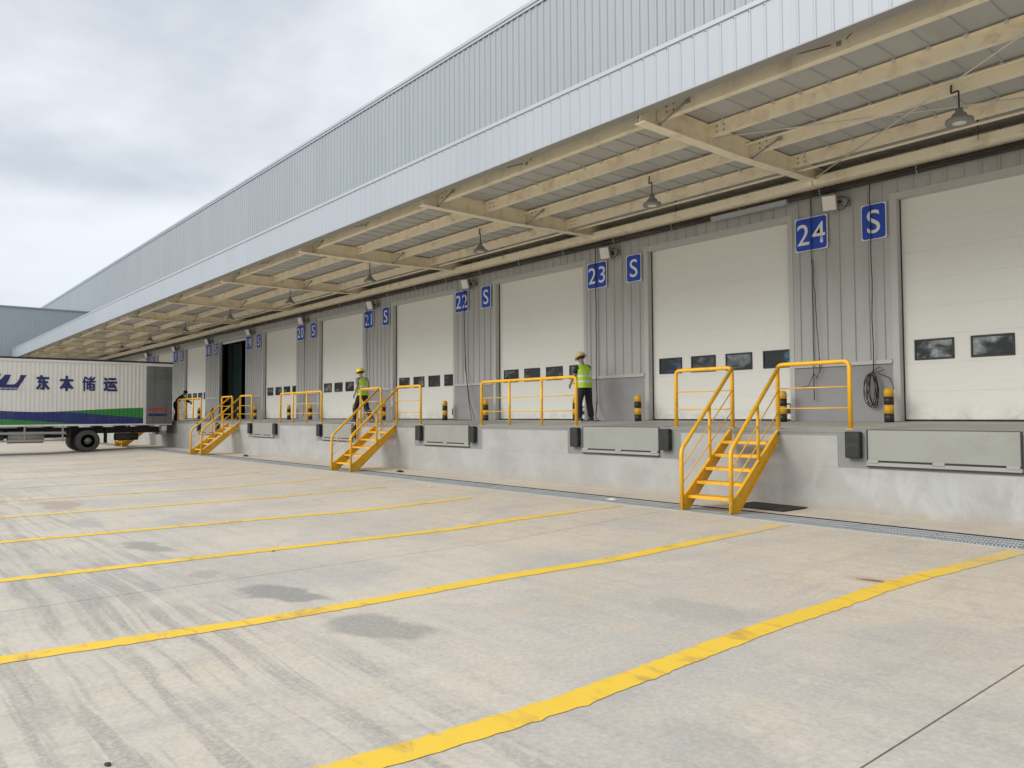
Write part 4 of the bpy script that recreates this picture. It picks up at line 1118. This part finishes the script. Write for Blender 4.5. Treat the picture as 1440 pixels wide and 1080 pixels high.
def loft(rings, m, n=16, cap=True):
    """rings: (centre, half width x, half depth y, right dir)"""
    mb = MB(); vs = []; fs = []
    for c, rx, ry in rings:
        for k in range(n):
            a = 2 * math.pi * k / n; ca, sa = math.cos(a), math.sin(a)
            e = .75
            vs.append((c[0] + rx * math.copysign(abs(ca) ** e, ca), c[1] + ry * math.copysign(abs(sa) ** e, sa), c[2]))
    for i in range(len(rings) - 1):
        for k in range(n): fs.append((i * n + k, i * n + (k + 1) % n, (i + 1) * n + (k + 1) % n, (i + 1) * n + k))
    if cap: fs += [tuple(range(n))[::-1], tuple((len(rings) - 1) * n + k for k in range(n))]
    mb.add(vs, fs, m, True); return mb


def V(*a): return Vector(a)
def make_person(name_label, loc, rz, J, helmet=None, hair=True, vest=True, top='navycloth', pants='navycloth', short=True):
    """J: joint positions, local frame: x right, y forward, z up (feet at 0)"""
    t = thing('person', name_label, 'person', loc, None, None, rz)
    J = {k: Vector(v) for k, v in J.items()}
    pel, chest, neck, head = J['pelvis'], J['chest'], J['neck'], J['head']
    up = (head - neck).normalized()
    jt = {'pelvis': (pel, (.11, .085)), 'waist': ((pel + chest) / 2, (.105, .08)), 'chest': (chest, (.12, .09)), 'neckbase': (neck - (neck - chest) * .12, .054), 'neck': (neck + up * .03, .052),
          'jaw': (head - up * .05 + J['face'] * .015, (.066, .075)), 'skull': (head + up * .05, (.073, .088)), 'crown': (head + up * .115, (.045, .055))}
    ed = [('pelvis', 'waist'), ('waist', 'chest'), ('chest', 'neckbase'), ('neckbase', 'neck'), ('neck', 'jaw'), ('jaw', 'skull'), ('skull', 'crown')]
    jt['nose'] = (head + J['face'] * .098 + up * .0, .013); ed.append(('jaw', 'nose')) if False else None
    jt.pop('nose')
    for s in ('l', 'r'):
        sh, el, wr = J['sh' + s], J['el' + s], J['wr' + s]
        hip, kn, an = J['hip' + s], J['kn' + s], J['an' + s]
        d = (wr - el).normalized()
        jt.update({'sh' + s: (sh, .048), 'el' + s: (el, .040), 'fa' + s: (el + (wr - el) * .3, .041), 'wr' + s: (wr, .026), 'pa' + s: (wr + d * .055, (.036, .022)),
                   'hip' + s: (hip, .082), 'kn' + s: (kn, .057), 'ca' + s: (kn + (an - kn) * .3, .056), 'an' + s: (an, .038)})
        ed += [('chest', 'sh' + s), ('sh' + s, 'el' + s), ('el' + s, 'fa' + s), ('fa' + s, 'wr' + s), ('wr' + s, 'pa' + s), ('pelvis', 'hip' + s), ('hip' + s, 'kn' + s), ('kn' + s, 'ca' + s), ('ca' + s, 'an' + s)]
        # fingers
        side = d.cross(V(0, 1, 0)); side = side.normalized() if side.length > .2 else V(1, 0, 0)
        fwd = side.cross(d).normalized()
        for i, (off, ln) in enumerate(((-.027, .062), (-.009, .074), (.009, .070), (.026, .054))):
            b = wr + d * .085 + fwd * off; k1 = b + d * ln * .5 + side * .006 * (1 if s == 'l' else -1); k2 = k1 + d * ln * .45 + side * .022 * (1 if s == 'l' else -1)
            jt.update({f'f{i}a{s}': (b, .0095), f'f{i}b{s}': (k1, .0085), f'f{i}c{s}': (k2, .007)}); ed += [('pa' + s, f'f{i}a{s}'), (f'f{i}a{s}', f'f{i}b{s}'), (f'f{i}b{s}', f'f{i}c{s}')]
        b = wr + d * .035 + fwd * .034; k1 = b + d * .035 + fwd * .022
        jt.update({'t0' + s: (b, .011), 't1' + s: (k1, .0085)}); ed += [('wr' + s, 't0' + s), ('t0' + s, 't1' + s)]
    body = ob('body', skin_mesh(jt, ed, [M['skin']], 1), t)
    # face: nose, ears, eyes are small parts of the head
    right = up.cross(J['face']) * -1; right.normalize()
    Mh = Matrix((right, J['face'], up)).transposed().to_4x4(); Mh.translation = head
    mb = MB(); mb.lathe([(.0, .03), (.008, .02), (.017, -.018), (.0, -.026)], 8, M['skin'], Mh @ Matrix.Translation((0, .088, .008))); mb.build('nose', t)
    for sx in (-1, 1):
        mb = MB(); mb.lathe([(.0, .03), (.012, .022), (.016, .0), (.010, -.024), (.0, -.03)], 8, M['skin'], Mh @ Matrix.Translation((sx * .077, -.008, .012)) @ Matrix.Scale(.5, 4, (1, 0, 0)) @ Matrix.Scale(1.4, 4, (0, 1, 0))); mb.build('ear', t)
        mb = MB(); mb.lathe([(.0, .008), (.009, .0), (.0, -.008)], 8, M['hair'], Mh @ Matrix.Translation((sx * .031, .079, .035))); mb.build('eye', t)
    mb = MB(); mb.box(-.022, .022, .078, .086, -.045, -.037, M['red']); mb.v = [(Mh @ Vector(v))[:] for v in mb.v]; mb.build('mouth', t)
    if hair:
        mb = MB(); prof = [(.088, -.01), (.094, .03), (.092, .075), (.07, .115), (.035, .135), (0, .14)]
        mb.lathe(prof, 16, M['hair'], Mh @ Matrix.Translation((0, -.018, .0)) @ Matrix.Scale(1.08, 4, (0, 1, 0))); mb.build('hair', t)
    if helmet:
        mb = MB(); H = Mh @ Matrix.Translation((0, -.006, .035)) @ Matrix.Rotation(R(-4), 4, 'X') @ Matrix.Scale(1.22, 4, (0, 1, 0))
        mb.lathe([(.122, .0), (.119, .02), (.112, .065), (.088, .11), (.05, .133), (0, .14)], 20, M[helmet], H)
        mb.lathe([(.108, .0), (.142, -.012), (.140, -.004), (.118, .012)], 20, M[helmet], H); hl = mb.build('helmet', t)
        mb = MB(); mb.lathe([(.124, .006), (.124, .022)], 20, M['black'] if helmet == 'helmtan' else M['helmyel'], H); mb.build('helmet_band', hl)
    # trousers
    pj = {'pelvis': (pel, (.165, .125)), 'belt': (pel + (chest - pel).normalized() * .12, (.155, .118))}; pe = [('pelvis', 'belt')]
    for s in ('l', 'r'):
        hip, kn, an = J['hip' + s], J['kn' + s], J['an' + s]
        pj.update({'hip' + s: (hip - (hip - kn) * .08, .112), 'th' + s: (hip + (kn - hip) * .5, .102), 'kn' + s: (kn, .088), 'sh' + s: (kn + (an - kn) * .5, .086), 'an' + s: (an + (kn - an) * .04, .080)})
        pe += [('pelvis', 'hip' + s), ('hip' + s, 'th' + s), ('th' + s, 'kn' + s), ('kn' + s, 'sh' + s), ('sh' + s, 'an' + s)]
    ob('trousers', skin_mesh(pj, pe, [M[pants]], 2), t)
    # shirt with sleeves
    sj = {'belly': (pel + (chest - pel) * .12, (.158, .120)), 'mid': (pel + (chest - pel) * .6, (.155, .118)), 'chest': (chest + (neck - chest) * .1, (.160, .118)), 'neck': (neck - (neck - chest) * .22, (.085, .08))}
    se = [('belly', 'mid'), ('mid', 'chest'), ('chest', 'neck')]
    for s in ('l', 'r'):
        sh, el, wr = J['sh' + s], J['el' + s], J['wr' + s]; e2 = el if not short else sh + (el - sh) * .72
        sj.update({'sh' + s: (sh + V(0, 0, -.012), .072), 'sl' + s: (sh + (e2 - sh) * .5, .066), 'el' + s: (e2, .060)}); se += [('chest', 'sh' + s), ('sh' + s, 'sl' + s), ('sl' + s, 'el' + s)]
        if not short: sj.update({'cf' + s: (wr - (wr - el) * .12, .043)}); se += [('el' + s, 'cf' + s)]
    ob('shirt', skin_mesh(sj, se, [M[top]], 2), t)
    if vest:
        ax = (chest - pel); 
        def ring(f, rx, ry): 
            c = pel + ax * f; return ((c.x, c.y, c.z), rx, ry)
        nk = neck - (neck - chest) * .1
        rings = [ring(-.12, .192, .150), ring(.06, .187, .147), ring(.3, .182, .145), ring(.6, .187, .150), ring(.9, .195, .152), ring(1.10, .212, .145), ((nk.x, nk.y, nk.z - .055), .175, .115), ((nk.x, nk.y, nk.z - .015), .09, .085)]
        v = loft(rings, M['vest'], 20, False).build('safety_vest', t)
        for f in (.22, .58):
            w = .05; a = ring(f, .188, .152); b = ring(f + w / ax.length, .188 + .002, .153)
            loft([a, b], M['reflect'], 20, False).build('reflective_band', v)
        for sx in (-1, 1):
            mb = MB(); pts = []
            for f in (.62, .75, .88, .98):
                c = pel + ax * f; pts.append((c.x + sx * .085, c.y - .1535, c.z))
            vs = []
            for p in pts: vs += [(p[0] - .025, p[1], p[2]), (p[0] + .025, p[1], p[2])]
            mb.add(vs, [(2 * i, 2 * i + 1, 2 * i + 3, 2 * i + 2) for i in range(len(pts) - 1)], M['reflect']); mb.build('reflective_strap', v)
    for s in ('l', 'r'):
        an, td = J['an' + s], J['toe' + s]
        td = td.normalized(); rt = td.cross(V(0, 0, 1)).normalized(); u = rt.cross(td)
        Mf = Matrix((rt, td, u)).transposed().to_4x4(); Mf.translation = an
        mb = MB()
        mb.add([(Mf @ Vector(q))[:] for q in [(-.04, -.075, -.065), (.04, -.075, -.065), (.048, .08, -.065), (.036, .19, -.065), (-.036, .19, -.065), (-.048, .08, -.065), (-.036, -.07, .03), (.036, -.07, .03), (.043, .05, .02), (.032, .18, -.03), (-.032, .18, -.03), (-.043, .05, .02)]],
               [(5, 4, 3, 2, 1, 0), (6, 7, 8, 9, 10, 11), (0, 1, 7, 6), (1, 2, 8, 7), (2, 3, 9, 8), (3, 4, 10, 9), (4, 5, 11, 10), (5, 0, 6, 11)], M['shoe'])
        mb.box(-.05, .05, -.08, .195, -.085, -.064, M['sole'], .006); n = len(mb.v)
        # the sole box was added in foot space: move it
        cnt = 24
        mb.v = mb.v[:12] + [(Mf @ Vector(q))[:] for q in mb.v[12:]]
        mb.build('shoe', t)
    return t


# worker with straw helmet, back to the camera, looking down at the cable
ang = math.atan2(-.42, .9) * -1
make_person('worker seen from behind in straw hard hat, lime vest and dark trousers', (-13.63, 13.85, fz(13.85)), R(84), {
    'pelvis': (0, 0, .90), 'chest': (0, .05, 1.28), 'neck': (-.01, .09, 1.47), 'head': (-.02, .135, 1.595), 'face': V(-.2, .90, -.32).normalized(),
    'shl': (-.19, .07, 1.38), 'ell': (-.26, .14, 1.12), 'wrl': (-.20, .33, .94), 'shr': (.19, .08, 1.38), 'elr': (.23, .18, 1.12), 'wrr': (.10, .38, 1.02),
    'hipl': (-.095, 0, .86), 'knl': (-.17, .03, .48), 'anl': (-.20, -.02, .085), 'toel': (-.35, .9, 0), 'hipr': (.095, 0, .86), 'knr': (.16, .04, .48), 'anr': (.18, -.03, .085), 'toer': (.35, .9, 0)},
    helmet='helmtan')
# walking worker
make_person('worker in yellow hard hat and lime vest walking behind a yellow staircase', (-22.05, 12.25, fz(12.25)), R(100), {
    'pelvis': (0, 0, .92), 'chest': (0, .04, 1.30), 'neck': (0, .07, 1.48), 'head': (0, .11, 1.60), 'face': V(-.1, .95, -.2).normalized(),
    'shl': (-.19, .04, 1.41), 'ell': (-.25, -.04, 1.13), 'wrl': (-.24, .10, .90), 'shr': (.19, .04, 1.41), 'elr': (.24, .0, 1.13), 'wrr': (.22, .16, .92),
    'hipl': (-.095, 0, .88), 'knl': (-.10, .20, .52), 'anl': (-.10, .27, .085), 'toel': (-.1, 1, 0), 'hipr': (.095, 0, .88), 'knr': (.11, -.06, .48), 'anr': (.12, -.33, .13), 'toer': (.1, 1, -.35)},
    helmet='helmyel', top='ltgrey')
# man bending at the truck tail
make_person('dark haired person in grey clothes bending forward at the rear corner of the truck', (-41.25, 12.15, fz(12.15)), R(-22), {
    'pelvis': (0, 0, .90), 'chest': (0, .26, 1.20), 'neck': (0, .38, 1.33), 'head': (0, .47, 1.43), 'face': V(0, .85, -.5).normalized(),
    'shl': (-.19, .32, 1.27), 'ell': (-.22, .50, 1.06), 'wrl': (-.18, .72, .98), 'shr': (.19, .32, 1.27), 'elr': (.22, .50, 1.04), 'wrr': (.18, .70, .92),
    'hipl': (-.095, 0, .86), 'knl': (-.11, .08, .47), 'anl': (-.12, -.02, .085), 'toel': (-.1, 1, 0), 'hipr': (.095, 0, .86), 'knr': (.11, .10, .47), 'anr': (.12, .02, .085), 'toer': (.1, 1, 0)},
    helmet=None, vest=False, top='greycloth', short=False)

# ------------------------------------------------------------------ small litter
def scrap(x, y, s, label, m='paper', rz=0):
    mb = MB(); rr = random.Random(int(x * 100)); n = 7
    pts = [(s * (1 + rr.uniform(-.35, .2)) * math.cos(2 * math.pi * i / n), s * .5 * (1 + rr.uniform(-.3, .3)) * math.sin(2 * math.pi * i / n), rr.uniform(.002, s * .25)) for i in range(n)]
    mb.add([(0, 0, s * .3)] + pts, [(0, i + 1, (i + 1) % n + 1) for i in range(n)], M[m]); mb.add([(a, b, 0) for a, b, c in pts], [tuple(range(n))], M[m])
    o = mb.build('litter', None, (x, y, gz(y) + .003)); o.rotation_euler = (0, 0, rz); tag(o, label, 'litter')
scrap(-9.35, 10.15, .12, 'crumpled white scrap lying on the drain grating left of the nearest staircase')
scrap(-13.9, 9.35, .09, 'pale scrap on the yard in front of the middle dock wall')
scrap(-9.12, 3.85, .03, 'small dark clod on the second long parking line', 'shoe')
scrap(-17.6, 10.9, .16, 'dark scrap at the wall foot right of the second staircase', 'shoe')
scrap(-28.4, 10.9, .2, 'dark scrap at the wall foot right of the third staircase', 'shoe')
scrap(-4.1, .92, .028, 'small dark clod on the streaked concrete at the bottom left', 'shoe')
